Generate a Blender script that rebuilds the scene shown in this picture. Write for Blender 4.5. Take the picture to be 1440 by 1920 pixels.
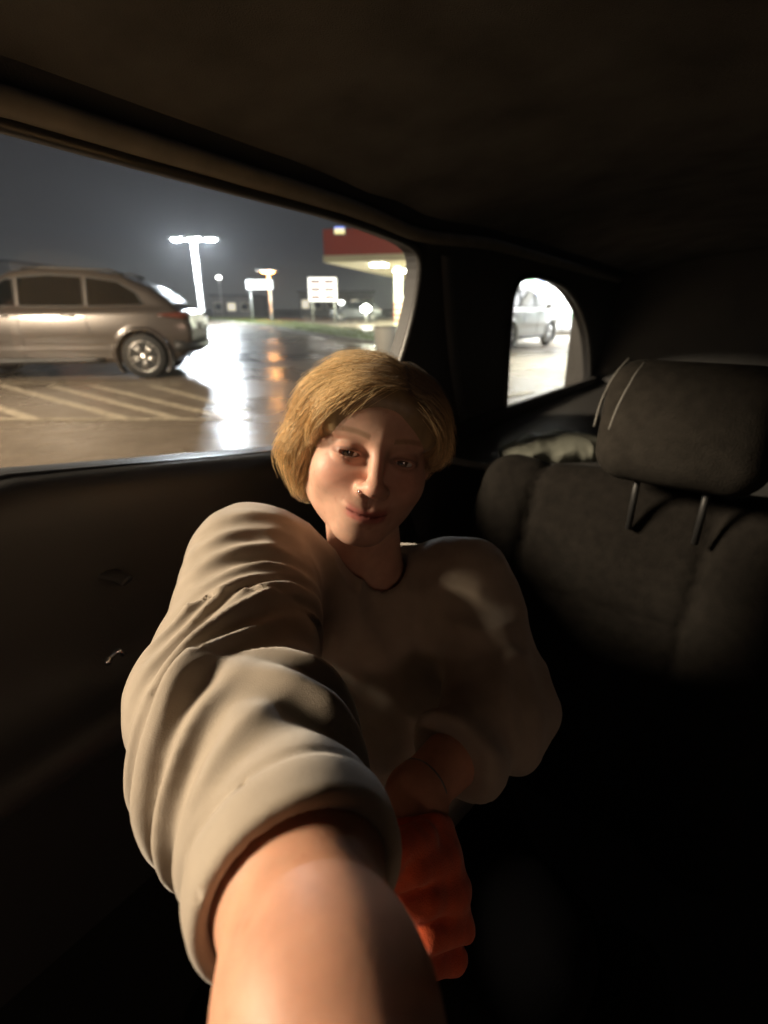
import bpy, bmesh, math, random
import numpy as np
from mathutils import Vector, Matrix

random.seed(7)
rng = np.random.default_rng(7)
for o in list(bpy.data.objects):
    bpy.data.objects.remove(o)
SC = bpy.context.scene
COL = SC.collection
R = math.radians

# ------------------------------------------------------------------ camera
FPX, CXP, CYP = 950.0, 720.0, 960.0          # focal length and centre in photo pixels (1440 x 1920)
HOR = 578.0                                   # horizon row in the photo
PITCH = math.atan((CYP - HOR) / FPX)
CAM = np.array((0.0, 0.0, 1.10))
cd = bpy.data.cameras.new('camera')
cam = bpy.data.objects.new('camera', cd)
COL.objects.link(cam)
cam.location = CAM
cam.rotation_euler = (math.pi / 2 - PITCH, 0, 0)
cd.sensor_fit = 'VERTICAL'
cd.sensor_height = 24.0
cd.sensor_width = 18.0
cd.lens = 24.0 * FPX / 1920.0
cd.clip_start = 0.02
cd.clip_end = 2000
cd.dof.use_dof = True
cd.dof.focus_distance = 0.43
cd.dof.aperture_fstop = 3.0
SC.camera = cam

# ------------------------------------------------------------------ night sky with town glow
W = bpy.data.worlds.new('World')
SC.world = W
W.use_nodes = True
nt = W.node_tree
bg = nt.nodes['Background']
tc = nt.nodes.new('ShaderNodeTexCoord')
sx = nt.nodes.new('ShaderNodeSeparateXYZ')
nt.links.new(tc.outputs['Generated'], sx.inputs[0])
rp = nt.nodes.new('ShaderNodeValToRGB')
nt.links.new(sx.outputs['Z'], rp.inputs[0])
cr = rp.color_ramp
cr.elements[0].position = 0.0
cr.elements[0].color = (0.080, 0.079, 0.074, 1)
cr.elements[1].position = 1.0
cr.elements[1].color = (0.010, 0.010, 0.013, 1)
e = cr.elements.new(0.10)
e.color = (0.032, 0.032, 0.035, 1)
e = cr.elements.new(0.30)
e.color = (0.009, 0.009, 0.012, 1)
nt.links.new(rp.outputs[0], bg.inputs['Color'])
bg.inputs['Strength'].default_value = 1.0

SC.view_settings.view_transform = 'Standard'
SC.view_settings.look = 'None'
SC.view_settings.exposure = 0.0
SC.view_settings.gamma = 1.0
SC.cycles.use_denoising = True
SC.cycles.use_adaptive_sampling = True
SC.cycles.adaptive_threshold = 0.02
SC.cycles.max_bounces = 8
SC.cycles.transparent_max_bounces = 12
SC.cycles.caustics_reflective = False
SC.cycles.caustics_refractive = False
SC.cycles.sample_clamp_indirect = 4.0
SC.cycles.use_light_tree = True

CP, SP = math.cos(PITCH), math.sin(PITCH)
RIGHT = np.array((1.0, 0, 0))
UP = np.array((0, SP, CP))
FWD = np.array((0, CP, -SP))

def ray(px, py):
    return RIGHT * ((px - CXP) / FPX) + UP * ((CYP - py) / FPX) + FWD

def at(px, py, d):
    """point seen at a photo pixel, d metres deep along the camera axis"""
    return CAM + ray(px, py) * d

def ground_at(px, py, z=0.0):
    r = ray(px, py)
    return CAM + r * ((z - CAM[2]) / r[2])

def place(px, py, Y):
    """point seen at a photo pixel, Y metres ahead over the ground"""
    r = ray(px, py)
    return CAM + r*(Y/r[1])

# ------------------------------------------------------------------ materials
MATS = {}
def mat(name, base=(.5, .5, .5), rough=.6, metal=0.0, emit=None, estr=0.0, noise=None, bump=None,
        sheen=0.0, coat=0.0, sss=0.0, spec=0.5, attr=None):
    """noise=(scale, amount) mottles the colour, bump=(scale, distance) fine relief"""
    if name in MATS:
        return MATS[name]
    m = bpy.data.materials.new(name)
    m.use_nodes = True
    t = m.node_tree
    b = t.nodes['Principled BSDF']
    b.inputs['Base Color'].default_value = (*base, 1)
    b.inputs['Roughness'].default_value = rough
    b.inputs['Metallic'].default_value = metal
    b.inputs['Specular IOR Level'].default_value = spec
    if coat:
        b.inputs['Coat Weight'].default_value = coat
        b.inputs['Coat Roughness'].default_value = 0.08
    if sheen:
        b.inputs['Sheen Weight'].default_value = sheen
        b.inputs['Sheen Roughness'].default_value = 0.5
    if sss:
        b.inputs['Subsurface Weight'].default_value = sss
        b.inputs['Subsurface Radius'].default_value = (0.012, 0.005, 0.003)
        b.inputs['Subsurface Scale'].default_value = 1.0
    if emit:
        b.inputs['Emission Color'].default_value = (*emit, 1)
        b.inputs['Emission Strength'].default_value = estr
    tcn = t.nodes.new('ShaderNodeTexCoord')
    src = None
    if attr:
        a = t.nodes.new('ShaderNodeAttribute')
        a.attribute_name = attr
        src = a.outputs['Color']
        t.links.new(src, b.inputs['Base Color'])
    if noise:
        n = t.nodes.new('ShaderNodeTexNoise')
        n.inputs['Scale'].default_value = noise[0]
        n.inputs['Detail'].default_value = 5
        t.links.new(tcn.outputs['Object'], n.inputs['Vector'])
        mr = t.nodes.new('ShaderNodeMapRange')
        mr.inputs[1].default_value = .3
        mr.inputs[2].default_value = .7
        mr.inputs[3].default_value = 1 - noise[1]
        mr.inputs[4].default_value = 1 + noise[1]
        t.links.new(n.outputs['Fac'], mr.inputs[0])
        mx = t.nodes.new('ShaderNodeMix')
        mx.data_type = 'RGBA'
        mx.blend_type = 'MULTIPLY'
        mx.inputs[0].default_value = 1
        if src:
            t.links.new(src, mx.inputs[6])
        else:
            mx.inputs[6].default_value = (*base, 1)
        t.links.new(mr.outputs[0], mx.inputs[7])
        t.links.new(mx.outputs[2], b.inputs['Base Color'])
    if bump:
        n = t.nodes.new('ShaderNodeTexNoise')
        n.inputs['Scale'].default_value = bump[0]
        n.inputs['Detail'].default_value = 4
        t.links.new(tcn.outputs['Object'], n.inputs['Vector'])
        bp = t.nodes.new('ShaderNodeBump')
        bp.inputs['Distance'].default_value = bump[1]
        bp.inputs['Strength'].default_value = 1.0
        t.links.new(n.outputs['Fac'], bp.inputs['Height'])
        t.links.new(bp.outputs[0], b.inputs['Normal'])
    MATS[name] = m
    return m

def glass(name, tint=(.9, .92, .92), refl=0.03):
    if name in MATS:
        return MATS[name]
    m = bpy.data.materials.new(name)
    m.use_nodes = True
    t = m.node_tree
    t.nodes.remove(t.nodes['Principled BSDF'])
    out = t.nodes['Material Output']
    tr = t.nodes.new('ShaderNodeBsdfTransparent')
    tr.inputs[0].default_value = (*tint, 1)
    gl = t.nodes.new('ShaderNodeBsdfGlossy')
    gl.inputs['Roughness'].default_value = 0.03
    lw = t.nodes.new('ShaderNodeLayerWeight')
    lw.inputs[0].default_value = .5
    pw = t.nodes.new('ShaderNodeMath'); pw.operation = 'POWER'; pw.inputs[1].default_value = 5.0
    t.links.new(lw.outputs['Facing'], pw.inputs[0])
    ma = t.nodes.new('ShaderNodeMath'); ma.operation = 'MULTIPLY_ADD'; ma.inputs[1].default_value = .7; ma.inputs[2].default_value = refl
    t.links.new(pw.outputs[0], ma.inputs[0])
    mx = t.nodes.new('ShaderNodeMixShader')
    t.links.new(ma.outputs[0], mx.inputs[0])
    t.links.new(tr.outputs[0], mx.inputs[1])
    t.links.new(gl.outputs[0], mx.inputs[2])
    t.links.new(mx.outputs[0], out.inputs[0])
    MATS[name] = m
    return m

def lamp_mat(name, col, strength):
    return mat(name, (.8, .8, .8), .4, emit=col, estr=strength)

# ------------------------------------------------------------------ objects
def tag(o, label=None, cat=None, group=None, kind=None):
    if label: o['label'] = label
    if cat: o['category'] = cat
    if group: o['group'] = group
    if kind: o['kind'] = kind
    return o

def thing(name, loc, label=None, cat=None, group=None, rz=0.0):
    o = bpy.data.objects.new(name, None)
    COL.objects.link(o)
    o.location = loc
    o.rotation_euler = (0, 0, rz)
    o.empty_display_size = .2
    return tag(o, label, cat, group)

def wloc(o):
    v = Vector((0, 0, 0))
    while o is not None:
        v = v + Vector(o.location)
        o = o.parent
    return np.array(v)

def obj(name, verts, faces, m, parent=None, smooth=True, local=False, sub=0, bevel=0, solid=0):
    """one mesh object; verts are world coordinates (children of unrotated parents) unless local"""
    v = np.asarray(verts, dtype=float)
    if parent is not None and not local:
        v = v - wloc(parent)
    me = bpy.data.meshes.new(name)
    me.from_pydata(v.tolist(), [], [list(map(int, f)) for f in faces])
    me.validate()
    if m is not None:
        me.materials.append(m)
    if smooth:
        me.polygons.foreach_set('use_smooth', [True] * len(me.polygons))
    o = bpy.data.objects.new(name, me)
    COL.objects.link(o)
    if parent is not None:
        o.parent = parent
    if solid:
        md = o.modifiers.new('solid', 'SOLIDIFY'); md.thickness = solid; md.offset = 0
    if bevel:
        md = o.modifiers.new('bevel', 'BEVEL'); md.width = bevel; md.segments = 3; md.limit_method = 'ANGLE'
    if sub:
        md = o.modifiers.new('sub', 'SUBSURF'); md.levels = sub; md.render_levels = sub
    return o

class MB:
    """collects simple shapes of one part"""
    def __init__(s):
        s.v, s.f = [], []
    def add(s, v, f):
        n = len(s.v)
        s.v += [tuple(map(float, p)) for p in v]
        s.f += [tuple(i + n for i in q) for q in f]
        return s
    def box(s, c, size, ax=None):
        c = np.asarray(c, float); h = np.asarray(size, float) / 2
        ax = np.eye(3) if ax is None else np.asarray(ax, float)
        v = [c + ax[0]*h[0]*i + ax[1]*h[1]*j + ax[2]*h[2]*k for i in (-1, 1) for j in (-1, 1) for k in (-1, 1)]
        return s.add(v, [(0,1,3,2), (4,6,7,5), (0,4,5,1), (2,3,7,6), (0,2,6,4), (1,5,7,3)])
    def tube(s, pts, r, n=10, caps=True, flat=None):
        pts = [np.asarray(p, float) for p in pts]
        rs = [r] * len(pts) if np.isscalar(r) else r
        base = len(s.v); up = None
        for i, p in enumerate(pts):
            d = pts[min(i+1, len(pts)-1)] - pts[max(i-1, 0)]
            d = d / (np.linalg.norm(d) + 1e-12)
            if up is None:
                up = np.array((0, 0, 1.0)) if abs(d[2]) < .9 else np.array((1.0, 0, 0))
            a = np.cross(up, d); a /= np.linalg.norm(a) + 1e-12
            b = np.cross(d, a); up = b
            for k in range(n):
                t = 2*math.pi*k/n
                s.v.append(tuple(p + (a*math.cos(t) + b*math.sin(t)*(flat or 1))*rs[i]))
        for i in range(len(pts)-1):
            for k in range(n):
                s.f.append((base+i*n+k, base+i*n+(k+1) % n, base+(i+1)*n+(k+1) % n, base+(i+1)*n+k))
        if caps:
            s.f.append(tuple(base+k for k in range(n))[::-1])
            s.f.append(tuple(base+(len(pts)-1)*n+k for k in range(n)))
        return s
    def lathe(s, prof, c, axis, n=24):
        """prof: list of (radius, height along axis)"""
        axis = np.asarray(axis, float); axis /= np.linalg.norm(axis)
        t = np.array((0, 0, 1.0)) if abs(axis[2]) < .9 else np.array((1.0, 0, 0))
        a = np.cross(axis, t); a /= np.linalg.norm(a); b = np.cross(axis, a)
        base = len(s.v)
        for (r, h) in prof:
            for k in range(n):
                q = 2*math.pi*k/n
                s.v.append(tuple(np.asarray(c) + axis*h + (a*math.cos(q) + b*math.sin(q))*r))
        for i in range(len(prof)-1):
            for k in range(n):
                s.f.append((base+i*n+k, base+i*n+(k+1) % n, base+(i+1)*n+(k+1) % n, base+(i+1)*n+k))
        s.f.append(tuple(base+k for k in range(n))[::-1])
        s.f.append(tuple(base+(len(prof)-1)*n+k for k in range(n)))
        return s
    def build(s, name, m, parent=None, **k):
        return obj(name, s.v, s.f, m, parent, **k)

def poly_fill(loops):
    """triangulate a planar polygon with holes; loops of 2-D points -> 2-D verts, faces"""
    bm = bmesh.new()
    es = []
    for lp in loops:
        vs = [bm.verts.new((p[0], p[1], 0)) for p in lp]
        for i in range(len(vs)):
            es.append(bm.edges.new((vs[i], vs[(i+1) % len(vs)])))
    bmesh.ops.triangle_fill(bm, use_beauty=True, use_dissolve=False, edges=es)
    bm.verts.index_update()
    v = [(q.co.x, q.co.y) for q in bm.verts]
    f = [tuple(x.index for x in q.verts) for q in bm.faces]
    bm.free()
    return v, f

def spline(pts, n, closed=False):
    """Catmull-Rom through points, n per span"""
    P = [np.asarray(p, float) for p in pts]
    out = []
    N = len(P)
    rngs = range(N) if closed else range(N-1)
    for i in rngs:
        if closed:
            p0, p1, p2, p3 = P[(i-1) % N], P[i], P[(i+1) % N], P[(i+2) % N]
        else:
            p0, p1, p2, p3 = P[max(i-1, 0)], P[i], P[i+1], P[min(i+2, N-1)]
        for k in range(n):
            t = k/n
            out.append(.5*((2*p1) + (-p0+p2)*t + (2*p0-5*p1+4*p2-p3)*t*t + (-p0+3*p1-3*p2+p3)*t**3))
    if not closed:
        out.append(P[-1])
    return out

# ------------------------------------------------------------------ implicit surfaces
def smin(a, b, k):
    h = np.clip(.5 + .5*(b-a)/k, 0, 1)
    return b + (a-b)*h - k*h*(1-h)
def smax(a, b, k):
    return -smin(-a, -b, k)
def caps(P, a, b, ra, rb=None):
    a = np.asarray(a, float); b = np.asarray(b, float)
    rb = ra if rb is None else rb
    ab = b - a
    t = np.clip(((P - a) @ ab) / (ab @ ab), 0, 1)
    return np.linalg.norm(P - a - t[:, None]*ab, axis=1) - (ra + (rb-ra)*t)
def ell(P, c, r, A=None):
    Q = P - np.asarray(c, float)
    if A is not None:
        Q = Q @ np.asarray(A).T
    r = np.asarray(r, float)
    k0 = np.linalg.norm(Q/r, axis=1)
    k1 = np.linalg.norm(Q/(r*r), axis=1)
    return k0*(k0-1)/np.maximum(k1, 1e-9)
def rbox(P, c, h, rad, A=None):
    Q = P - np.asarray(c, float)
    if A is not None:
        Q = Q @ np.asarray(A).T
    q = np.abs(Q) - (np.asarray(h, float) - rad)
    return np.linalg.norm(np.maximum(q, 0), axis=1) + np.minimum(q.max(axis=1), 0) - rad
def poly2(P2, poly):
    """exact signed distance to a 2-D polygon"""
    poly = np.asarray(poly, float)
    d = np.full(len(P2), 1e9); s = np.ones(len(P2))
    n = len(poly)
    for i in range(n):
        a, b = poly[i], poly[i-1]
        e_ = b - a
        w = P2 - a
        t = np.clip((w @ e_)/(e_ @ e_), 0, 1)
        q = w - t[:, None]*e_
        d = np.minimum(d, (q*q).sum(1))
        c1 = P2[:, 1] >= a[1]; c2 = P2[:, 1] < b[1]; c3 = e_[0]*w[:, 1] > e_[1]*w[:, 0]
        flip = (c1 & c2 & c3) | (~c1 & ~c2 & ~c3)
        s[flip] *= -1
    return s*np.sqrt(d)

def vnoise(P, scale, seed=0):
    """smooth value noise in -1..1"""
    Q = P*scale + seed*17.31
    i = np.floor(Q).astype(np.int64); f = Q - i
    f = f*f*(3-2*f)
    def h(x, y, z):
        n = (x*374761393 + y*668265263 + z*2147483647 + seed*974711) & 0xffffffff
        n = ((n ^ (n >> 13))*1274126177) & 0xffffffff
        return ((n ^ (n >> 16)) & 0xffff)/32767.5 - 1
    r = 0
    for dx in (0, 1):
        for dy in (0, 1):
            for dz in (0, 1):
                w = (f[:, 0] if dx else 1-f[:, 0])*(f[:, 1] if dy else 1-f[:, 1])*(f[:, 2] if dz else 1-f[:, 2])
                r = r + w*h(i[:, 0]+dx, i[:, 1]+dy, i[:, 2]+dz)
    return r

def project(f, V, it=2, e=4e-4):
    V = np.array(V, float)
    for _ in range(it):
        d = f(V)
        g = np.stack([(f(V + np.eye(3)[k]*e) - f(V - np.eye(3)[k]*e))/(2*e) for k in range(3)], 1)
        g2 = np.maximum((g*g).sum(1), .2)
        st = np.clip(d, -.02, .02)
        V -= (st/g2)[:, None]*g
    return V

def nets(f, lo, hi, h, B=8, lip=1.6, it=2):
    """surface nets of an implicit function, evaluated only near the surface"""
    lo = np.asarray(lo, float); hi = np.asarray(hi, float)
    nb = np.ceil((hi-lo)/(h*B)).astype(int)
    n = nb*B
    F = np.empty(n, np.float32)
    ctr = np.stack(np.meshgrid(*[np.arange(k) for k in nb], indexing='ij'), -1).reshape(-1, 3)
    cp = lo + (ctr*B + (B-1)/2)*h
    fc = f(cp)
    act = np.abs(fc) < B*h*.9*lip
    Fb = F.reshape(nb[0], B, nb[1], B, nb[2], B)
    sg = np.where(fc > 0, 1.0, -1.0).reshape(nb)
    Fb[:] = sg[:, None, :, None, :, None]
    off = np.stack(np.meshgrid(*[np.arange(B)]*3, indexing='ij'), -1).reshape(-1, 3)
    ia = ctr[act]
    CH = 1200
    for c in range(0, len(ia), CH):
        q = ia[c:c+CH]
        idx = (q[:, None, :]*B + off[None]).reshape(-1, 3)
        val = f(lo + idx*h)
        F[idx[:, 0], idx[:, 1], idx[:, 2]] = val
    S = F < 0
    nc = n - 1
    cnt = np.zeros(nc, np.int16); acc = np.zeros((*nc, 3), np.float32)
    sl = lambda o: tuple(slice(o[k], o[k]+nc[k]) for k in range(3))
    corners = [(a, b, c) for a in (0, 1) for b in (0, 1) for c in (0, 1)]
    tot = sum(S[sl(o)].astype(np.int8) for o in corners)
    mixed = (tot > 0) & (tot < 8)
    ci = np.argwhere(mixed)
    pos = np.zeros((len(ci), 3)); k = np.zeros(len(ci))
    for a in corners:
        for ax in range(3):
            if a[ax]: continue
            b = list(a); b[ax] = 1
            fa = F[tuple((ci + a).T)]; fb = F[tuple((ci + b).T)]
            m = (fa < 0) != (fb < 0)
            t = np.where(m, fa/np.where(m, fa-fb, 1), 0)
            p = np.tile(np.array(a, float), (len(ci), 1)); p[:, ax] += t
            pos[m] += p[m]; k[m] += 1
    V = lo + (ci + pos/k[:, None])*h
    idx = -np.ones(nc, np.int64); idx[tuple(ci.T)] = np.arange(len(ci))
    faces = []
    for ax in range(3):
        u, w = (ax+1) % 3, (ax+2) % 3
        s0 = [slice(1, None)]*3; s0[ax] = slice(0, -1)
        s1 = [slice(1, None)]*3; s1[ax] = slice(1, None)
        A, Bq = S[tuple(s0)], S[tuple(s1)]
        e_ = np.argwhere(A != Bq)
        g = e_ + 1; g[:, ax] = e_[:, ax]
        ok = np.all(g < nc, 1) & np.all(g >= 0, 1)
        g = g[ok]; ins = S[tuple(g.T)]
        def cell(du, dw):
            q = g.copy(); q[:, u] -= du; q[:, w] -= dw
            return idx[tuple(q.T)]
        q = np.stack([cell(1, 1), cell(0, 1), cell(0, 0), cell(1, 0)], 1)
        good = (q >= 0).all(1)
        q, ins = q[good], ins[good]
        q[~ins] = q[~ins][:, ::-1]
        faces.append(q)
    V = project(f, V, it)
    return V, np.concatenate(faces)

def refine(f, V, Fq, sel, it=2):
    """split the faces whose verts are all selected, once, and put the new verts on the surface"""
    bm = bmesh.new()
    vs = [bm.verts.new(p) for p in V.tolist()]
    for q in Fq.tolist():
        try: bm.faces.new([vs[i] for i in q])
        except ValueError: pass
    bm.verts.index_update()
    es = [e_ for e_ in bm.edges if sel[e_.verts[0].index] and sel[e_.verts[1].index]]
    bmesh.ops.subdivide_edges(bm, edges=es, cuts=1, use_grid_fill=True)
    bm.verts.index_update()
    V2 = np.array([q.co[:] for q in bm.verts]); F2 = [[x.index for x in q.verts] for q in bm.faces]
    bm.free()
    return project(f, V2, it), F2

def vcol(o, name, cols):
    a = o.data.color_attributes.new(name, 'FLOAT_COLOR', 'POINT')
    c = np.ones((len(o.data.vertices), 4), np.float32); c[:, :3] = cols
    a.data.foreach_set('color', c.ravel())

# ================================================================== GROUND
def asphalt_mat():
    m = bpy.data.materials.new('wet_asphalt')
    m.use_nodes = True
    t = m.node_tree
    b = t.nodes['Principled BSDF']
    g = t.nodes.new('ShaderNodeNewGeometry')
    def noise(scale, detail=5, rough=.55):
        n = t.nodes.new('ShaderNodeTexNoise')
        n.inputs['Scale'].default_value = scale
        n.inputs['Detail'].default_value = detail
        n.inputs['Roughness'].default_value = rough
        t.links.new(g.outputs['Position'], n.inputs['Vector'])
        return n.outputs['Fac']
    def rng_(x, a, b_, c, d):
        r = t.nodes.new('ShaderNodeMapRange')
        for i, v in enumerate((a, b_, c, d)):
            r.inputs[i+1].default_value = v
        t.links.new(x, r.inputs[0])
        return r.outputs[0]
    big = noise(.35, 4)
    col = t.nodes.new('ShaderNodeValToRGB')
    col.color_ramp.elements[0].position = .3
    col.color_ramp.elements[0].color = (.150, .120, .090, 1)
    col.color_ramp.elements[1].position = .75
    col.color_ramp.elements[1].color = (.225, .182, .138, 1)
    t.links.new(noise(3.0, 8, .7), col.inputs[0])
    t.links.new(col.outputs[0], b.inputs['Base Color'])
    t.links.new(rng_(big, .38, .62, .19, .42), b.inputs['Roughness'])
    b.inputs['Specular IOR Level'].default_value = .6
    bp = t.nodes.new('ShaderNodeBump')
    bp.inputs['Distance'].default_value = .012
    bp.inputs['Strength'].default_value = .35
    t.links.new(noise(9.0, 6, .6), bp.inputs['Height'])
    t.links.new(bp.outputs[0], b.inputs['Normal'])
    return m

G = 300.0
ground = obj('asphalt', [(-G, -60, 0), (G, -60, 0), (G, G*2, 0), (-G, G*2, 0)], [(0, 1, 2, 3)], asphalt_mat(), smooth=False)
tag(ground, 'wet dark asphalt of the parking lot', kind='structure')

PAINT = mat('worn_road_paint', (.42, .36, .27), .4, noise=(14, .45), bump=(60, .002))
def stripe(p0, p1, w, z=.004, name='painted_line'):
    """a painted line on the asphalt between two ground points"""
    p0 = np.array((p0[0], p0[1], z)); p1 = np.array((p1[0], p1[1], z))
    d = (p1-p0)/np.linalg.norm(p1-p0)
    n = np.array((-d[1], d[0], 0))*w/2
    N = max(4, int(np.linalg.norm(p1-p0)/.25))
    v, f = [], []
    for i in range(N+1):
        p = p0 + (p1-p0)*i/N
        j = 1 + .07*math.sin(i*2.3) + .05*math.sin(i*5.1)
        v += [p-n*j, p+n*(2-j)]
    for i in range(N):
        f.append((2*i, 2*i+2, 2*i+3, 2*i+1))
    return obj(name, v, f, PAINT, ground, smooth=False)
def gp(px, py): return ground_at(px, py)[:2]
near0, near1 = gp(-500, 788), gp(470, 787)
far0, far1 = gp(-200, 716), gp(345, 722)
stripe(near0, near1, .10, .008)
stripe(far0, far1, .10, .008)
for a, b in (((-130, 722), (60, 786)), ((0, 722), (232, 785)), ((95, 724), (330, 785)), ((172, 723), (430, 785)), ((285, 724), (462, 770))):
    stripe(gp(*a), gp(*b), .13)
for a, b in (((640, 664), (560, 660)), ((540, 690), (470, 668)), ((1000, 735), (930, 748)), ((1130, 700), (960, 690))):
    stripe(gp(*a), gp(*b), .11, .012)

# grass verge along the far side of the lot
def verge():
    edge = [gp(*p) for p in ((372, 594), (470, 597), (600, 611), (745, 632), (860, 652))]
    edge2 = [gp(*p) for p in ((380, 600), (470, 609), (600, 630), (745, 652), (860, 676))]
    k = 24
    A = spline([np.array((*p, 0)) for p in edge], k); B = spline([np.array((*p, 0)) for p in edge2], k)
    v, f = [], []
    for a, b in zip(A, B):
        for q in range(7):
            p = a + (b-a)*q/6
            v.append((p[0], p[1], .05 + .05*math.sin(q/6*math.pi)))
    for i in range(len(A)-1):
        for q in range(6):
            f.append((i*7+q, i*7+q+1, i*7+q+8, i*7+q+7))
    n0 = len(v)
    for _ in range(9000):
        i = random.randrange(len(A)); q = random.random()
        p = A[i] + (B[i]-A[i])*q + np.array((random.uniform(-.3, .3), random.uniform(-.3, .3), 0))
        h = random.uniform(.06, .16); a = random.uniform(0, 6.28)
        dx, dy = math.cos(a)*.012, math.sin(a)*.012
        lx, ly = random.uniform(-.05, .05), random.uniform(-.05, .05)
        v += [(p[0]-dx, p[1]-dy, .06), (p[0]+dx, p[1]+dy, .06), (p[0]+lx, p[1]+ly, .08+h)]
        f.append((len(v)-3, len(v)-2, len(v)-1))
    o = obj('grass_verge', v, f, mat('verge_grass', (.085, .115, .030), .6, noise=(2.5, .5)))
    tag(o, 'strip of short grass along the far edge of the lot', 'grass', kind='stuff')
    # kerb
    c = MB()
    for L in (B,):
        pts = [p for p in L]
        for i in range(len(pts)-1):
            a, b = pts[i], pts[i+1]
            d = (b-a); ln = np.linalg.norm(d); d /= ln
            c.box((a+b)/2 + np.array((0, 0, .05)), (ln*1.001, .14, .10), [d, (-d[1], d[0], 0), (0, 0, 1)])
    k_ = c.build('kerb', mat('concrete_kerb', (.34, .33, .30), .6, noise=(6, .25)), smooth=False)
    tag(k_, 'pale concrete kerb in front of the grass strip', kind='structure')
verge()

# ================================================================== PARKED CARS
LOWER = [(.10, .42), (.02, .62), (.00, .80), (.06, 1.02), (.30, 1.10), (3.55, 1.08), (4.30, .98), (4.60, .86), (4.68, .68), (4.64, .42), (4.40, .26), (.35, .26)]
UPPER = [(.16, .95), (.30, 1.18), (.62, 1.42), (1.05, 1.60), (1.65, 1.69), (2.30, 1.70), (2.70, 1.64), (3.10, 1.43), (3.62, 1.06), (3.62, .95)]
WHEELS = (.82, 3.72)
def suv_sdf(P):
    x, y, z = P[:, 0], np.abs(P[:, 1]), P[:, 2]
    Q = P[:, [0, 2]]
    xe = np.clip((x-2.3)/2.3, -1, 1)
    w = .925 - .05*np.clip((z-.68)/.42, -1, 1.2)**2 - .10*np.abs(xe)**4 - .018*np.exp(-((z-.56)/.07)**2)
    low = smax(poly2(Q, LOWER) + .05, y - w + .05, .10) - .05
    wu = .85 - .30*(z-1.02) - .06*np.abs(np.clip((x-1.9)/1.7, -1, 1))**3
    up = smax(poly2(Q, UPPER) + .06, (y - wu)*.95 + .06, .12) - .06
    d = smin(low, up, .05)
    for wx in WHEELS:
        r = np.hypot(x-wx, z-.36)
        lip_ = smax(np.abs(r-.415)-.035, np.maximum(y-.945, .75-y), .03)
        d = smin(d, lip_, .03)
        arch = smax(r-.405, .62-y, .02)
        d = smax(d, -arch, .015)
    return d
def suv_pane(loop, off, side, n=14):
    """a pane hugging the flank; loop of (x, z)"""
    cx = np.mean(loop, axis=0)
    rings = []
    L = spline([np.array(p) for p in loop], 5, closed=True)
    fr = np.linspace(1, 0, 7)[:-1]
    pts = [cx + (np.array(p)-cx)*q for q in fr for p in L] + [cx]
    P = np.array([(p[0], 0, p[1]) for p in pts])
    lo = np.full(len(P), .3); hi = np.full(len(P), 1.2)
    for _ in range(30):
        mid = (lo+hi)/2
        P[:, 1] = mid
        ins = suv_sdf(P) < 0
        lo = np.where(ins, mid, lo); hi = np.where(ins, hi, mid)
    P[:, 1] = (lo + off)*side
    m = len(L); f = []
    for r_ in range(len(fr)-1):
        for k in range(m):
            f.append((r_*m+k, r_*m+(k+1) % m, (r_+1)*m+(k+1) % m, (r_+1)*m+k))
    for k in range(m):
        f.append(((len(fr)-1)*m+k, (len(fr)-1)*m+(k+1) % m, len(P)-1))
    if side < 0:
        f = [q[::-1] for q in f]
    return P, f, L
def flank_y(x, z):
    lo, hi = .3, 1.3
    for _ in range(30):
        mid = (lo+hi)/2
        if suv_sdf(np.array([(x, mid, z)]))[0] < 0: lo = mid
        else: hi = mid
    return lo
SUV_MESH = nets(suv_sdf, (-.15, -1.1, .1), (4.85, 1.1, 1.85), .034)
TINT = mat('tinted_glass', (.003, .0035, .0035), .04, spec=.5)
RUB = mat('black_rubber', (.012, .012, .012), .75, noise=(20, .3))
TRIM = mat('black_trim', (.015, .015, .015), .5)
ALLOY = mat('alloy', (.55, .54, .52), .3, metal=1)
CHROME = mat('chrome', (.8, .8, .8), .12, metal=1)
LENS_R = mat('red_lens', (.09, .028, .02), .1, coat=.6)
LENS_W = mat('clear_lens', (.75, .75, .70), .08, coat=.6)
def wheel(parent, x, side):
    y = .80*side
    e_ = MB()
    e_.lathe([(.22, -.09), (.33, -.10), (.355, -.07), (.36, 0), (.355, .07), (.33, .10), (.22, .09)], (x, y, .36), (0, side, 0), 36)
    w = e_.build('wheel', RUB, parent, local=True)
    r_ = MB()
    r_.lathe([(.245, .02), (.25, .085), (.235, .10), (.225, .075), (.215, -.02)], (x, y, .36), (0, side, 0), 36)
    for k in range(10):
        a = 2*math.pi*k/10 + (.16 if k % 2 else -.16)
        d = np.array((math.cos(a), 0, math.sin(a)))
        q = np.array((x, y + .075*side, .36))
        r_.tube([q + d*.03, q + d*.13 + np.array((0, .012*side, 0)), q + d*.232], [.026, .019, .022], 8)
    r_.lathe([(.06, .05), (.06, .10), (.03, .11), (.0, .11)], (x, y, .36), (0, side, 0), 20)
    r_.build('rim', ALLOY, w, local=True)
    h = MB(); h.lathe([(.21, .0), (.21, .015), (.0, .015)], (x, y, .36), (0, side, 0), 28)
    h.build('brake_disc', mat('dark_steel', (.05, .05, .05), .4, metal=.8), w, local=True)
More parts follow.
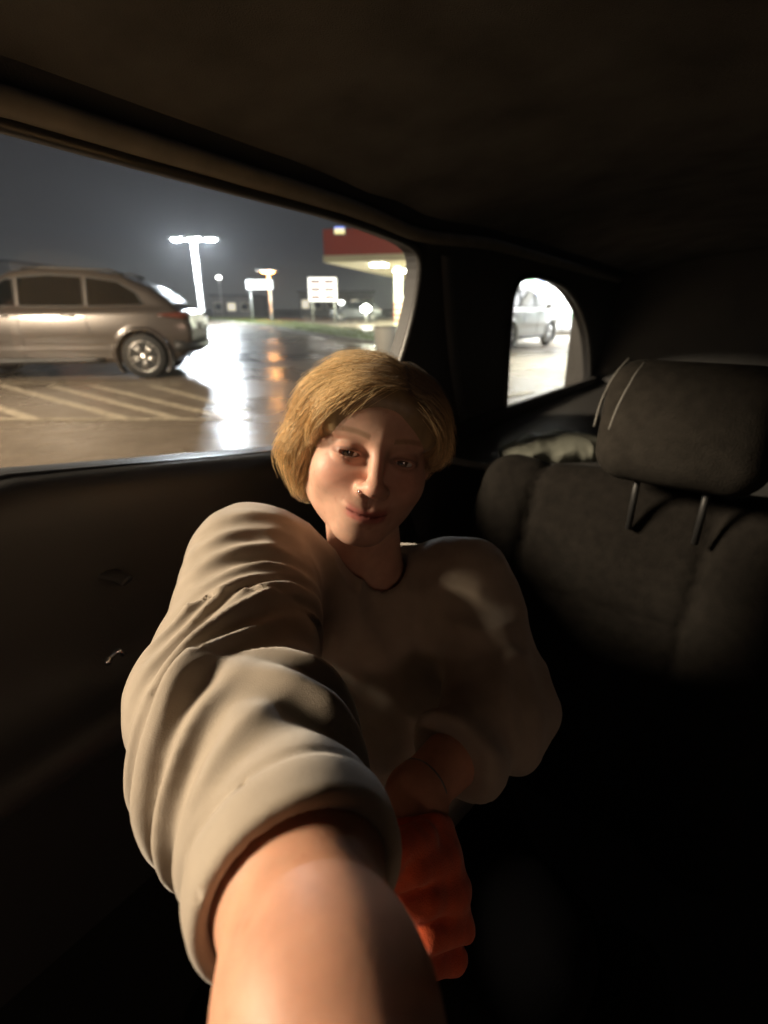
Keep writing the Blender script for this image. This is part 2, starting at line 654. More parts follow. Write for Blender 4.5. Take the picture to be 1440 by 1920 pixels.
def make_car(loc, rz, paint, label, group=None, lit=False, name='parked_car'):
    t = thing(name, loc, label, 'car', group, rz)
    obj('body', *SUV_MESH, paint, t, local=True)
    panes = [[(2.62, 1.13), (2.62, 1.52), (2.72, 1.53), (3.10, 1.32), (3.34, 1.14)],
             [(1.62, 1.13), (1.62, 1.565), (2.10, 1.59), (2.56, 1.55), (2.56, 1.13)],
             [(.72, 1.15), (.84, 1.34), (1.10, 1.50), (1.56, 1.56), (1.56, 1.13)]]
    for side in (1, -1):
        for lp in panes:
            d = []
            for i in range(len(lp)):      # square the corners a little
                a, b = np.array(lp[i]), np.array(lp[(i+1) % len(lp)])
                d += [a + (b-a)*.06, a + (b-a)*.5, a + (b-a)*.94]
            P, f, L = suv_pane(d, .004, side)
            w = obj('side_window', P, f, TINT, t, local=True)
            fr = MB(); pts = [P[k] + np.array((0, .003*side, 0)) for k in range(len(L))]
            fr.tube(pts + [pts[0]], .012, 6, caps=False)
            fr.build('window_trim', TRIM, w, local=True)
        for hx in (1.75, 2.72):
            y = (flank_y(hx, .98) + .02)
            h = MB(); h.tube([(hx, (y-.02)*side, .985), (hx+.03, (y+.01)*side, .985), (hx+.18, (y+.01)*side, .99), (hx+.21, (y-.02)*side, .99)], .012, 8)
            h.build('door_handle', CHROME if lit else ALLOY, t, local=True)
        for sx_ in (1.60, 2.59, 3.42):       # door gaps
            z0, z1 = (.66, 1.10) if sx_ == 1.60 else (.36, 1.10)
            pts = [(sx_ - (.12*((.9-z)/.3)**2 if sx_ == 1.60 and z < .9 else 0), (flank_y(sx_, z)+.000)*side, z) for z in np.linspace(z0, z1, 9)]
            g_ = MB(); g_.tube(pts, .006, 6); g_.build('door_gap', TRIM, t, local=True)
        sk = MB(); sk.tube([(x, (flank_y(x, .31)-.006)*side, .31) for x in np.linspace(1.42, 3.22, 10)], .045, 8, flat=1.2)
        sk.build('sill_cladding', TRIM, t, local=True)
        m_ = MB()
        m_.lathe([(.0, -.11), (.07, -.10), (.095, -.04), (.10, .03), (.085, .07), (.0, .075)], (3.12, 1.02*side, 1.17), (1, .1*side, 0), 18)
        m_.tube([(3.16, .86*side, 1.12), (3.13, .99*side, 1.13)], .03, 8)
        mr = m_.build('side_mirror', paint, t, local=True)
        tl = MB()
        z_, pts = 1.0, []
        for x in np.linspace(.06, .52, 8):
            pts.append((x, (flank_y(x, .985))*side, .985 + .03*x))
        tl.tube(pts, [.055, .06, .055, .048, .04, .032, .024, .012], 10, flat=1.0)
        tl.build('tail_light', LENS_R, t, local=True)
        hl = MB(); hl.tube([(x, (flank_y(x, .80)-.01)*side, .80 - .04*(x-4.2)) for x in np.linspace(4.05, 4.48, 6)], [.02, .045, .06, .06, .06, .05], 10)
        hl.build('headlight', LENS_W, t, local=True)
        for wx in WHEELS:
            wheel(t, wx, side)
    b = MB()
    b.tube([(.30, -.90, .52), (.06, -.72, .50), (.00, -.3, .50), (.00, .3, .50), (.06, .72, .50), (.30, .90, .52)], .075, 10, flat=1.2)
    b.build('rear_bumper', TRIM, t, local=True)
    g = MB(); g.box((.155, 0, 1.24), (.012, 1.18, .30), [(.55, 0, .83), (0, 1, 0), (-.83, 0, .55)])
    pl = MB(); pl.box((-.006, 0, .82), (.012, .52, .12)); pl.build('licence_plate', mat('plate_white', (.7, .7, .68), .5), t, local=True)
    rr = MB()
    for s_ in (.60, -.60):
        rr = MB(); rr.tube([(1.0, s_, 1.60), (1.2, s_, 1.665), (2.2, s_, 1.70), (2.5, s_, 1.675)], .018, 8)
        rr.build('roof_rail', TRIM, t, local=True)
    return t
TAUPE = mat('taupe_paint', (.062, .052, .046), .30, metal=.35, coat=.7, noise=(1.2, .06))
make_car((-3.30, 9.75, 0), math.pi + R(9), TAUPE, 'taupe grey SUV with tinted windows parked beside the hatched bay', 'parked cars')
make_car((2.3, 14.8, 0), R(52), mat('pale_paint', (.42, .43, .42), .3, metal=.2, coat=.7), 'pale silver SUV parked on the bright forecourt, seen through the small window', 'parked cars')
make_car((-.3, 50, 0), R(184), mat('grey_paint', (.09, .095, .10), .3, metal=.3, coat=.7), 'small grey SUV standing far off in front of the canopy', 'parked cars')

# ================================================================== LAMPS
STEEL = mat('galvanised_steel', (.42, .42, .40), .45, metal=.5, noise=(3, .15))
WHITE_L = lamp_mat('lamp_white', (.86, .93, 1.0), 260)
def light(name, loc, energy, col, radius, parent, spot=None, aim=(0, 0, -1)):
    l = bpy.data.lights.new(name, 'SPOT' if spot else 'POINT')
    l.energy = energy; l.color = col; l.shadow_soft_size = radius
    if spot:
        l.spot_size = R(spot); l.spot_blend = .6
    o = bpy.data.objects.new(name, l); COL.objects.link(o)
    o.parent = parent
    o.location = np.asarray(loc) - wloc(parent)
    o.rotation_euler = Vector(aim).to_track_quat('-Z', 'Y').to_euler()
    return o
def lamp_post(base, h, heads, label, energy, col, lampm, pole_r=.13, size=.36, name='lamp_post', group=None, soft=.2, spot=None):
    t = thing(name, (base[0], base[1], 0), label, 'lamp post', group)
    b = np.array((base[0], base[1], 0))
    p = MB(); p.tube([b, b + (0, 0, .5), b + (0, 0, .52), b + (0, 0, h)], [pole_r*1.7, pole_r*1.7, pole_r, pole_r*.8], 14)
    p.build('pole', STEEL, t)
    for hx, hy in heads:
        c = b + np.array((hx, hy, h))
        a = MB(); a.tube([b + (0, 0, h-.12), b + np.array((hx*.5, hy*.5, h-.02)), c - np.array((hx*.1, hy*.1, 0))], .05, 8)
        a.build('arm', STEEL, t)
        g = MB(); g.box(c + (0, 0, .07), (size*1.5, size*1.1, .14)); hd = g.build('lamp_head', STEEL, t, bevel=.02, smooth=False)
        e_ = MB(); e_.lathe([(.0, -.10), (size*.32, -.085), (size*.5, -.03), (size*.52, 0)], c, (0, 0, 1), 18); e_.build('lamp_glass', lampm, hd)
        light('lamp_light', c + (0, 0, -.35), energy, col, soft, t, spot)
    return t
LD = 42.0
LP = place(362, 449, LD)
lamp_post((LP[0], LD), LP[2], [(-1.25, 0), (.1, -.3), (1.35, 0)], 'tall lamp post with three bright white heads behind the taupe SUV', 4600, (.86, .93, 1.0), WHITE_L, .20, .62)
lamp_post((-8.2, .1), 4.3, [(.8, .3)], 'warm yellow lamp post lighting the near side of the lot', 7400, (1.0, .80, .58), lamp_mat('lamp_warm', (1.0, .80, .58), 160), .09, .40, soft=.9)
lamp_post((4.0, -20.0), 5.0, [(-.3, .7)], 'unseen warm lamp post added far behind the car as fill light', 520, (1.0, .62, .44), lamp_mat('lamp_fill', (1.0, .62, .44), 120), .10, .40, soft=1.5)  # added out of view to brighten the far side of the face
lamp_post((6.3, 10.0), 5.2, [(-.9, -.2), (.9, .2)], 'white lamp post with two heads beside the bright forecourt', 6800, (.95, 1.0, .90), WHITE_L, .10, .40, soft=.3, spot=105)
OP = place(503, 510, 55)
lamp_post((OP[0], 55), OP[2], [(0, -.3)], 'distant street lamp with an orange glowing head', 800, (1, .40, .10), lamp_mat('lamp_orange', (1, .38, .09), 60), .10, 1.25)
for i, (px, py, d, s, st, nm) in enumerate(((410, 520, 70, .45, 12, 'thin post with a faint white lamp just right of the tall lamp post'), (640, 567, 60, .45, 12, 'thin post with a faint white lamp beside the illuminated price board'),
                                  (686, 578, 38, .5, 40, 'low post with a bright white lamp in front of the red canopy'), (338, 628, 0, 0, 0, ''))):
    if not d: continue
    x, _, zz = place(px, py, d)
    t = thing('lamp_post', (x, d, 0), nm, 'lamp post', 'distant lamp posts')
    b = np.array((x, d, 0.))
    p = MB(); p.tube([b, b + (0, 0, zz)], [.07, .05], 8); p.build('pole', STEEL, t)
    e_ = MB(); e_.lathe([(.0, -.5*s), (s*.6, -.35*s), (s*.7, .1*s), (.0, .5*s)], b + (0, 0, zz), (0, 0, 1), 14); e_.build('lamp_globe', lamp_mat('globe_%d' % i, (1, .98, .93), st), t)

# ================================================================== FILLING STATION CANOPY
UNDER = 3.95
C0 = place(612, 492, 34)*np.array((1, 1, 0))
UNDER = place(612, 492, 34)[2]
E1 = np.array((.263, .965, 0)); E2 = np.array((.965, -.263, 0))
def cp_(u, v, z): return C0 + E2*u + E1*v + np.array((0, 0, z))
st = thing('filling_station_canopy', C0, 'flat canopy with red fascia and cream lit underside on columns', 'canopy')
AXS = [E2, E1, (0, 0, 1)]
CREAM = mat('cream_panel', (.72, .68, .52), .5, noise=(.8, .08))
REDP = mat('red_fascia', (.42, .060, .035), .4)
CL, CW = 26.0, 15.0
ROWS = int(CL/1.3)
for i in range(ROWS):                                             # soffit boards
    s_ = MB(); v0 = i*CL/ROWS
    s_.box(cp_(CW/2, v0 + CL/ROWS/2, UNDER + .04 + .006*(i % 2)), (CW - .1, CL/ROWS - .03, .06), AXS)
    s_.build('soffit_panel', CREAM, st, smooth=False)
for (u, v, lu, lv) in ((CW/2, -.05, CW+.2, .1), (CW/2, CL+.05, CW+.2, .1), (-.05, CL/2, .1, CL), (CW+.05, CL/2, .1, CL)):
    f_ = MB(); f_.box(cp_(u, v, UNDER + 1.0), (lu, lv, 1.5), AXS); f_.build('fascia', REDP, st, smooth=False)
    f_ = MB(); f_.box(cp_(u - (.04 if lu < 1 and u < 1 else -.04 if lu < 1 else 0), v - (.04 if lv < 1 and v < 1 else -.04 if lv < 1 else 0), UNDER + .18), (lu+.06, lv+.06, .34), AXS); f_.build('fascia_band', CREAM, st, smooth=False)
r_ = MB(); r_.box(cp_(CW/2, CL/2, UNDER + 1.55), (CW-.3, CL-.3, .1), AXS); r_.build('roof_deck', STEEL, st, smooth=False)
DOWN = lamp_mat('canopy_lamp', (1.0, .97, .82), 90)
for u in (2.6, 7.5, 12.4):
    for v in (2.5, 8.5, 15.5, 22.5):
        l_ = MB(); l_.box(cp_(u, v, UNDER - .03), (.9, .9, .10), AXS); l_.build('downlight', DOWN, st, smooth=False)
for u in (3.6, 11.4):
    for v in (3.6, 13.0, 22.4):
        c_ = MB(); c_.box(cp_(u, v, UNDER/2), (.42, .42, UNDER), AXS); cl = c_.build('column', CREAM, st, smooth=False, bevel=.03)
        for k in range(4):
            b_ = MB(); b_.box(cp_(u, v, .35 + .34*k), (.46, .46, .14), AXS); b_.build('column_band', REDP, cl, smooth=False)
for (u, v, e_) in ((7.5, 3.0, 6000), (7.5, 13, 6000), (7.5, 22, 4000)):
    l = bpy.data.lights.new('canopy_light', 'AREA'); l.shape = 'RECTANGLE'; l.size = 11; l.size_y = 6; l.energy = e_; l.color = (.95, 1, .72)
    o = bpy.data.objects.new('canopy_light', l); COL.objects.link(o); o.parent = st
    o.location = cp_(u, v, UNDER - .12) - C0; o.rotation_euler = (0, 0, math.atan2(E2[1], E2[0]))
# fuel pumps under the canopy
PUMPW = mat('pump_white', (.68, .68, .66), .35, coat=.3)
for k, (u, v, nm) in enumerate(((3.6, 6.0, 'white fuel pump near the banded column at the left of the canopy'), (11.4, 6.2, 'white fuel pump under the right side of the canopy'), (3.6, 10.2, 'white fuel pump farther back under the canopy'))):
    t = thing('fuel_pump', cp_(u, v, 0), nm, 'fuel pump', 'fuel pumps under the canopy')
    b_ = MB(); b_.box(cp_(u, v, .10), (1.3, .9, .2), AXS); b_.build('plinth', mat('concrete_kerb'), t, smooth=False)
    b_ = MB(); b_.box(cp_(u, v, 1.05), (.75, .5, 1.7), AXS); b_.build('cabinet', PUMPW, t, smooth=False, bevel=.04)
    b_ = MB(); b_.box(cp_(u, v-.255, 1.45), (.5, .03, .4), AXS); b_.build('display', mat('pump_display', (.03, .05, .06), .2, emit=(.5, .9, .8), estr=.6), t, smooth=False)
    b_ = MB(); b_.tube([cp_(u+.38, v-.1, 1.5), cp_(u+.62, v-.1, 1.2), cp_(u+.62, v-.1, .6), cp_(u+.42, v-.1, .9)], .02, 6); b_.build('hose', RUB, t)
# pale waste bin in front of the verge
bp0 = ground_at(722, 668)
t = thing('waste_bin', bp0, 'pale round waste bin standing by the edge of the side window', 'bin')
b_ = MB(); b_.lathe([(.21, .0), (.24, .05), (.27, .62), (.28, .66), (.24, .66), (.22, .10), (.0, .08)], bp0, (0, 0, 1), 22); b_.build('drum', mat('bin_grey', (.55, .55, .52), .5), t)
b_ = MB(); b_.lathe([(.285, .655), (.30, .68), (.285, .705), (.25, .69)], bp0, (0, 0, 1), 22); b_.build('rim', STEEL, t)

# illuminated price board
def panel_thing(name, px, py, d, w, h, label, cat, facem, cells=None, base=True):
    x, _, zc = place(px, py, d)
    t = thing(name, (x, d, 0), label, cat)
    if base:
        for s_ in (-.4, .4):
            p = MB(); p.tube([(x+s_*w, d+.05, 0), (x+s_*w, d+.05, zc)], .06, 8); p.build('post', STEEL, t)
    b = MB(); b.box((x, d, zc), (w+.1, .2, h+.1)); b.build('cabinet', STEEL, t, smooth=False, bevel=.02)
    b = MB(); b.box((x, d-.11, zc), (w, .03, h)); b.build('lit_face', facem, t, smooth=False)
    if cells:
        for i in range(cells[0]):
            for j in range(cells[1]):
                cw, ch = w/cells[0]*.74, h/cells[1]*.46
                b = MB(); b.box((x - w/2 + (i+.5)*w/cells[0], d-.14, zc - h/2 + (j+.5)*h/cells[1]), (cw, .04, ch))
                b.build('number_panel', mat('number_brown', (.22, .13, .11), .4, emit=(.55, .36, .32), estr=.35), t, smooth=False)
    return t
panel_thing('price_board', 605, 543, 40, 2.0, 1.55, 'white illuminated price board with rows of dark panels', 'sign', lamp_mat('board_white', (1, .96, .93), 2.2), (2, 3))
panel_thing('light_box_sign', 487, 534, 46, 2.1, .62, 'low white light box sign under the orange street lamp', 'sign', lamp_mat('box_white', (.95, .96, 1), 1.3))
panel_thing('small_sign', 637, 434, 33, .55, .24, 'small blue and yellow lit sign on top of the canopy corner', 'sign', lamp_mat('sign_yellow', (1, .85, .35), 1.2), base=False)
ss = bpy.data.objects['small_sign']; sp_ = place(637, 434, 33)
f = MB(); f.box(sp_ + (0, -.11, .17), (.55, .03, .10)); f.build('blue_band', lamp_mat('sign_blue', (.12, .25, 1), 1.5), ss, smooth=False)

# ================================================================== FAR BUILDINGS
BRICK = mat('dark_render', (.16, .15, .14), .8, noise=(.6, .25))
def building(px0, px1, ytop, d, label, nwin, depth=10, m=BRICK, lit=()):
    x0 = place(px0, ytop, d)[0]; x1, _, h = place(px1, ytop, d)
    t = thing('building', ((x0+x1)/2, d, 0), label, 'building', 'buildings beyond the lot')
    b = MB(); b.box(((x0+x1)/2, d+depth/2, h/2), (x1-x0, depth, h)); b.build('wall', m, t, smooth=False)
    b = MB(); b.box(((x0+x1)/2, d+depth/2, h+.12), (x1-x0+.5, depth+.5, .24)); b.build('roof', TRIM, t, smooth=False)
    for i in range(nwin):
        xc = x0 + (i+.5)*(x1-x0)/nwin; ww = min(1.6, (x1-x0)/nwin*.55); zc = h*.5
        f = MB(); f.box((xc, d-.03, zc), (ww+.2, .08, h*.34+.2)); w_ = f.build('window', CREAM, t, smooth=False)
        f = MB(); f.box((xc, d-.075, zc), (ww, .02, h*.34)); f.build('pane', lamp_mat('pane_lit', (1, .85, .6), .8) if i in lit else TINT, w_, smooth=False)
    return t
building(-260, 14, 492, 60, 'dark block behind the front of the taupe SUV', 6, lit=(2,))
building(395, 470, 556, 75, 'low dark building right of the tall lamp post', 3, lit=(1,))
building(560, 700, 548, 85, 'long dark building behind the price board', 6, lit=(0, 4))

# shop with bright windows, seen through the small rear window
sd = 19.0
def sx_(px): return place(px, 570, sd)[0]
x0, x1 = sx_(905), sx_(1330)
t = thing('shop', ((x0+x1)/2, sd, 0), 'pale shop with brightly lit windows beyond the forecourt', 'shop')
b = MB(); b.box(((x0+x1)/2, sd+3, 2.0), (x1-x0, 6, 4.0)); b.build('wall', mat('shop_wall', (.62, .60, .54), .7, noise=(1, .1)), t, smooth=False)
b = MB(); b.box(((x0+x1)/2, sd-.4, 3.05), (x1-x0+.4, 1.1, .35)); b.build('awning', mat('awning_grey', (.5, .5, .48), .5), t, smooth=False)
SHOPW = lamp_mat('shop_window', (.92, 1, .88), .95)
POSTER = [mat('poster_%d' % k, c, .6) for k, c in enumerate(((.55, .12, .06), (.10, .25, .12), (.62, .45, .08), (.12, .16, .30)))]
n = 7
for i in range(n):
    xc = x0 + (i+.5)*(x1-x0)/n; ww = (x1-x0)/n*.84
    f = MB(); f.box((xc, sd-.03, 1.45), (ww+.16, .08, 2.2)); w_ = f.build('window', STEEL, t, smooth=False)
    f = MB(); f.box((xc, sd-.08, 1.45), (ww, .02, 2.0)); f.build('pane', SHOPW, w_, smooth=False)
    f = MB(); f.box((xc, sd-.10, 1.35), (.06, .03, 2.0)); f.build('mullion', STEEL, w_, smooth=False)
    for q in (-1, 1):
        f = MB(); f.box((xc + q*ww*.26 + .05*((i*3+q) % 4), sd-.11, 1.0 + .32*((i*5+q*2) % 4)*.8), (ww*.26, .02, .55)); f.build('poster', POSTER[(i*2+q) % 4], w_, smooth=False)
    f = MB(); f.box((xc, sd-.45, 2.84), (ww, .5, .06)); f.build('strip_light', lamp_mat('strip_white', (.95, .97, 1), 8), t, smooth=False)
for xc, px in ((sx_(998), 0),):
    f = MB(); f.box((xc, sd-.99, 3.75), (1.0, .12, 1.9)); s_ = f.build('fascia_sign', lamp_mat('sign_cream', (1, .97, .75), 1.4), t, smooth=False)
f = MB(); f.box((sx_(952), sd-.99, 3.6), (.55, .12, .8)); f.build('orange_sign', lamp_mat('sign_orange', (1, .50, .10), 1.1), t, smooth=False)
l = bpy.data.lights.new('shop_front_light', 'AREA'); l.shape = 'RECTANGLE'; l.size = x1-x0; l.size_y = .6; l.energy = 2200; l.color = (.97, .98, 1)
o = bpy.data.objects.new('shop_front_light', l); COL.objects.link(o); o.parent = t
o.location = (0, -1.2, 2.80); o.rotation_euler = (R(30), 0, 0)

# ================================================================== THE CAR WE SIT IN
AZ = math.atan2((1500-CXP)/FPX, CP + (CYP-HOR)/FPX*SP)
AXV = np.array((math.sin(AZ), math.cos(AZ), 0)); NXV = np.array((-math.cos(AZ), math.sin(AZ), 0))
CO = np.array((0, 0, 0.))
def car(s, t, z): return CO + AXV*s + NXV*t + np.array((0, 0, z))
ZB, TB, LEAN = .93, .76, .20
def side_hit(px, py):
    """where a photo pixel meets the leaning side of the cabin -> (s, z)"""
    r = ray(px, py)
    nt_ = NXV @ r + LEAN*r[2]
    k = (TB - NXV @ CAM - LEAN*(CAM[2]-ZB))/nt_
    p = CAM + r*k
    return np.array((AXV @ p, p[2]))
def side(s, z, out=0.0): return car(s, TB - LEAN*(z-ZB) + out, z)
cabin = thing('car_cabin', (0, 0, 0), 'dark interior of the car around the seated person', 'car')
PLAST = mat('dark_plastic', (.040, .039, .038), .55, bump=(400, .0004))
LINER = mat('headliner_cloth', (.115, .112, .108), .95, noise=(9, .25), bump=(600, .0012), spec=.1)
PILLARM = mat('pillar_trim', (.050, .052, .056), .6, bump=(350, .0004))
SEATM = mat('seat_cloth', (.010, .0085, .007), .95, noise=(60, .25), bump=(300, .0012), spec=.12)
win_px = [(0, 245), (150, 286), (300, 326), (450, 366), (600, 405), (700, 438), (752, 462), (768, 492), (762, 560), (748, 625), (728, 690), (700, 760), (655, 815), (600, 838), (515, 846), (350, 862), (180, 877), (0, 893)]
win = [side_hit(*p) for p in win_px]
# carry the window on towards the front of the car
top0, bot0 = win[0], win[-1]
front = [np.array((-.70, bot0[1]-.045)), np.array((-1.00, bot0[1]-.05)), np.array((-.95, bot0[1]+.03)), np.array((-.60, top0[1]+.012)), np.array((-.30, top0[1]+.020))]
win_loop = spline(win, 4) + front
qw_px = [(968, 520), (1008, 522), (1046, 540), (1074, 578), (1092, 632), (1097, 700), (1092, 752), (1076, 772), (1010, 779), (950, 784), (934, 778), (935, 700), (939, 610), (946, 548)]
qw = [side_hit(*p) for p in qw_px]
qw_loop = spline(qw, 4, closed=True)
zt = lambda s: np.interp(s, [p[0] for p in win[:7]] + [1.3, 3.0], [p[1] for p in win[:7]] + [win[6][1]+.015, win[6][1]-.03])
zb = lambda s: np.interp(s, [-.6, win[-1][0], win[14][0], 1.0, 3.0], [bot0[1]-.03, win[-1][1], win[14][1], win[14][1]+.01, win[14][1]+.02])
# side trim with two window openings
outer = [(-1.3, .70)] + [(s, .70) for s in np.linspace(-1.1, 2.7, 14)] + [(2.95, .72)] + [(s, zt(s)+.16) for s in np.linspace(2.95, -1.3, 24)]
def flank(name, loops, m, inn, out_, parent, bev=0):
    v2, f = poly_fill(loops)
    n = len(v2)
    v = [side(a, b, out_) for a, b in v2] + [side(a, b, inn) for a, b in v2]
    F = [q for q in f] + [tuple(i+n for i in q)[::-1] for q in f]
    k = 0
    for lp in loops:
        for i in range(len(lp)):
            a, b = k+i, k+(i+1) % len(lp)
            F.append((a, b, b+n, a+n))
        k += len(lp)
    return obj(name, v, F, m, parent, smooth=False)
flank('side_trim', [outer, win_loop, qw_loop], PILLARM, -.028, .010, cabin)
GL = glass('window_glass', (.93, .95, .94))
v2, f = poly_fill([win_loop]); door_glass = obj('side_window', [side(a, b, .006) for a, b in v2], f, GL, cabin, smooth=False)
v2, f = poly_fill([qw_loop]); obj('quarter_window', [side(a, b, .006) for a, b in v2], f, GL, cabin, smooth=False)
# rubber seal round the openings, bright strip on the sill
SEAL = mat('window_seal', (.030, .030, .030), .35)
s_ = MB(); pts = [side(a, b, -.030) for a, b in win_loop]; s_.tube(pts + [pts[0]], .010, 8, caps=False); s_.build('window_seal', SEAL, door_glass)
s_ = MB(); pts = [side(a, b, -.028) for a, b in qw_loop]; s_.tube(pts + [pts[0]], .010, 8, caps=False); s_.build('window_seal', SEAL, cabin)
s_ = MB(); s_.tube([side(*side_hit(px, 893-48*px/515 + 1.5), .025) for px in np.linspace(-400, 600, 20)], .006, 8); s_.build('sill_strip', mat('bright_strip', (.6, .6, .6), .25, metal=1), cabin)
# headliner edge roll along the window top
s_ = MB(); s_.tube([side(s, zt(s)+.016, -.036) for s in np.linspace(-1.2, 2.6, 40)], .014, 12); s_.build('roof_edge_trim', mat('roof_trim', (.24, .225, .20), .9, noise=(25, .1), spec=.15), cabin)
# headliner
v, f = [], []
S_ = np.linspace(-1.2, 2.85, 48); T_ = np.linspace(-1, 1, 31)
for s in S_:
    for t_ in T_:
        z = zt(s) + .045 + .085*(1-abs(t_)**2.4) + .006*math.sin(s*9)*(1-t_*t_) - .010*math.exp(-((s-.75)/.05)**2) - .010*math.exp(-((s-1.35)/.06)**2)
        v.append(car(s, (TB-.13)*t_, z))
nT = len(T_)
for i in range(len(S_)-1):
    for k in range(nT-1):
        f.append((i*nT+k, i*nT+k+1, (i+1)*nT+k+1, (i+1)*nT+k))
obj('headliner', v, f, LINER, cabin)
v2 = [p + np.array((0, 0, .04)) for p in v]
obj('roof_panel', v2, [q[::-1] for q in f], TAUPE, cabin)
# door panel below the sill, with armrest and handle
prof = [(.035, .010), (-.005, .012), (-.045, .004), (-.060, -.03), (-.056, -.14), (-.066, -.24), (-.10, -.285), (-.150, -.300), (-.160, -.335), (-.120, -.375), (-.075, -.40), (-.068, -.55), (-.07, -.78)]
v, f = [], []
pp = spline([np.array(q) for q in prof], 4)
S_ = np.linspace(-1.25, 1.02, 48)
for s in S_:
    for a, b in pp:
        arm = 1 if a > -.075 else 1 - .6*(1/(1+math.exp(-(s-.62)*30)))
        a2 = -.075 + (a+.075)*arm if a < -.075 else a
        z = zb(s) + b - .006
        v.append(car(s, TB - .005 + a2 + (.0 if b < -.05 else 0), z))
m = len(pp)
for i in range(len(S_)-1):
    for k in range(m-1):
        f.append((i*m+k, (i+1)*m+k, (i+1)*m+k+1, i*m+k+1))
door = obj('door_panel', v, f, PLAST, cabin, solid=.004)
hp = at(215, 1228, .70)
h = MB(); h.tube(spline([at(196, 1241, .69), at(203, 1236, .685), at(222, 1220, .685), at(231, 1228, .69)], 4), [.004]*13, 8); h.build('door_pull', CHROME, door)
h = MB(); h.lathe([(.0, 0), (.006, .001), (.0065, .004), (.0, .006)], at(203, 1238, .683), -FWD, 12); h.build('lock_button', CHROME, door)
h = MB(); h.tube(spline([at(140, 1092, .72), at(175, 1076, .72), at(215, 1078, .72), at(240, 1090, .72)], 4), .012, 8, flat=.5); h.build('door_lever', PLAST, door)
# lower rear side, rear wall, cargo floor, far side, floor
def quad(name, pts, m): return obj(name, pts, [(0, 1, 2, 3)], m, cabin, smooth=False, solid=.02)
quad('rear_side_panel', [car(1.02, TB-.03, .05), car(2.95, TB-.03, .05), car(2.95, TB-.02, .78), car(1.02, TB-.02, .78)], PLAST)
quad('tailgate_trim', [car(2.80, -.9, .05), car(2.80, .9, .05), car(2.72, .9, 1.50), car(2.72, -.9, 1.50)], PLAST)
quad('cargo_cover', [car(1.16, -.8, .72), car(2.80, -.8, .74), car(2.80, .74, .74), car(1.16, .74, .72)], PLAST)
quad('far_side_trim', [car(-.2, -.78, .05), car(2.8, -.78, .05), car(2.8, -.70, 1.5), car(-.2, -.70, 1.5)], PLAST)
quad('cabin_floor', [car(-.9, -.8, .16), car(2.8, -.8, .16), car(2.8, .76, .16), car(-.9, .76, .16)], mat('carpet', (.015, .015, .016), .95))
# seat
def axes(tilt):
    """local x = across, y = forwards (towards the front of the car), z = up, leaning back"""
    f_ = -AXV
    x = NXV
    z = np.array((0, 0, 1.0))*math.cos(tilt) + AXV*math.sin(tilt)
    y = np.cross(z, x)
    if y @ f_ < 0: y = -y
    return np.array([x, y, z])
A = axes(R(20))
SB = car(.98, .20, .41)
def seat_sdf(P):
    Q = (P - SB) @ A.T
    x, y, z = Q[:, 0], Q[:, 1], Q[:, 2]
    d = rbox(Q, (0, 0, 0), (.30, .085, .39), .07)
    for s in (-1, 1):
        d = smin(d, caps(Q, (.255*s, .05, -.35), (.225*s, .045, .26), .065, .05), .05)
    d = d - .014*np.exp(-((np.abs(x)-.165)/.05)**2)*0 + .012*np.exp(-((np.abs(x)-.165)/.012)**2) + .012*np.exp(-((z-.12)/.012)**2)*(np.abs(x) < .165)
    d = d - .010*(np.cos(x/.33*math.pi)**2)
    c = rbox(Q, (0, .26, -.44), (.30, .30, .10), .07)
    c = c + .010*np.exp(-((np.abs(x)-.165)/.012)**2)
    return smin(d, c, .02)
bx_ = np.array([SB + A.T @ np.array((a, b, c)) for a in (-.42, .42) for b in (-.25, .65) for c in (-.62, .5)])
Vs, Fs = nets(seat_sdf, bx_.min(0), bx_.max(0), .014)
seat = obj('rear_seat', Vs, Fs, SEATM, cabin)
HB = at(1285, 800, .86)
HA = axes(R(8))
def head_rest_sdf(P):
    Q = (P - HB) @ HA.T
    d = rbox(Q, (0, 0, 0), (.135, .060, .105), .055)
    d = smin(d, ell(Q, (0, .03, -.01), (.10, .045, .075)), .03)
    d = d + .006*np.exp(-((Q[:, 1]+.015)/.006)**2)
    return d
Vs, Fs = nets(head_rest_sdf, HB - .24, HB + .24, .010)
hr = obj('headrest', Vs, Fs, mat('headrest_cloth', (.020, .0175, .0145), .95, noise=(60, .2), bump=(300, .0012), spec=.12), seat)
PIPE = mat('piping', (.11, .105, .095), .6)
def on_headrest(px, py):
    r = ray(px, py); lo = .5
    P = CAM + r*np.linspace(.5, 1.2, 700)[:, None]
    d = head_rest_sdf(P)
    return P[np.argmin(np.abs(d))] if d.min() > 0 else P[np.argmax(d < 0)]
for c in (((1114, 800), (1128, 752), (1152, 705), (1180, 672)), ((1142, 806), (1160, 760), (1188, 708), (1208, 680))):
    s_ = MB(); s_.tube(spline([on_headrest(*p) for p in c], 5), .0022, 6); s_.build('headrest_piping', PIPE, seat)
for k in (-.055, .055):
    s_ = MB(); s_.tube([HB + HA.T @ np.array((k, 0, -.08)), HB + HA.T @ np.array((k, -.02, -.20))], .006, 8)
    s_.build('headrest_post', TRIM, seat)
# seat belt down the pillar
belt = [(806, 482), (812, 560), (820, 640), (832, 720), (850, 800), (880, 860)]
v, f = [], []
for i, p in enumerate(spline([np.array(q, float) for q in belt], 6)):
    q = side_hit(*p)
    v += [side(q[0]-.024, q[1], -.045), side(q[0]+.024, q[1], -.045)]
    if i: f.append((2*i-2, 2*i-1, 2*i+1, 2*i))
obj('seat_belt', v, f, mat('belt_webbing', (.16, .16, .165), .7, bump=(900, .0005)), cabin, solid=.0015)

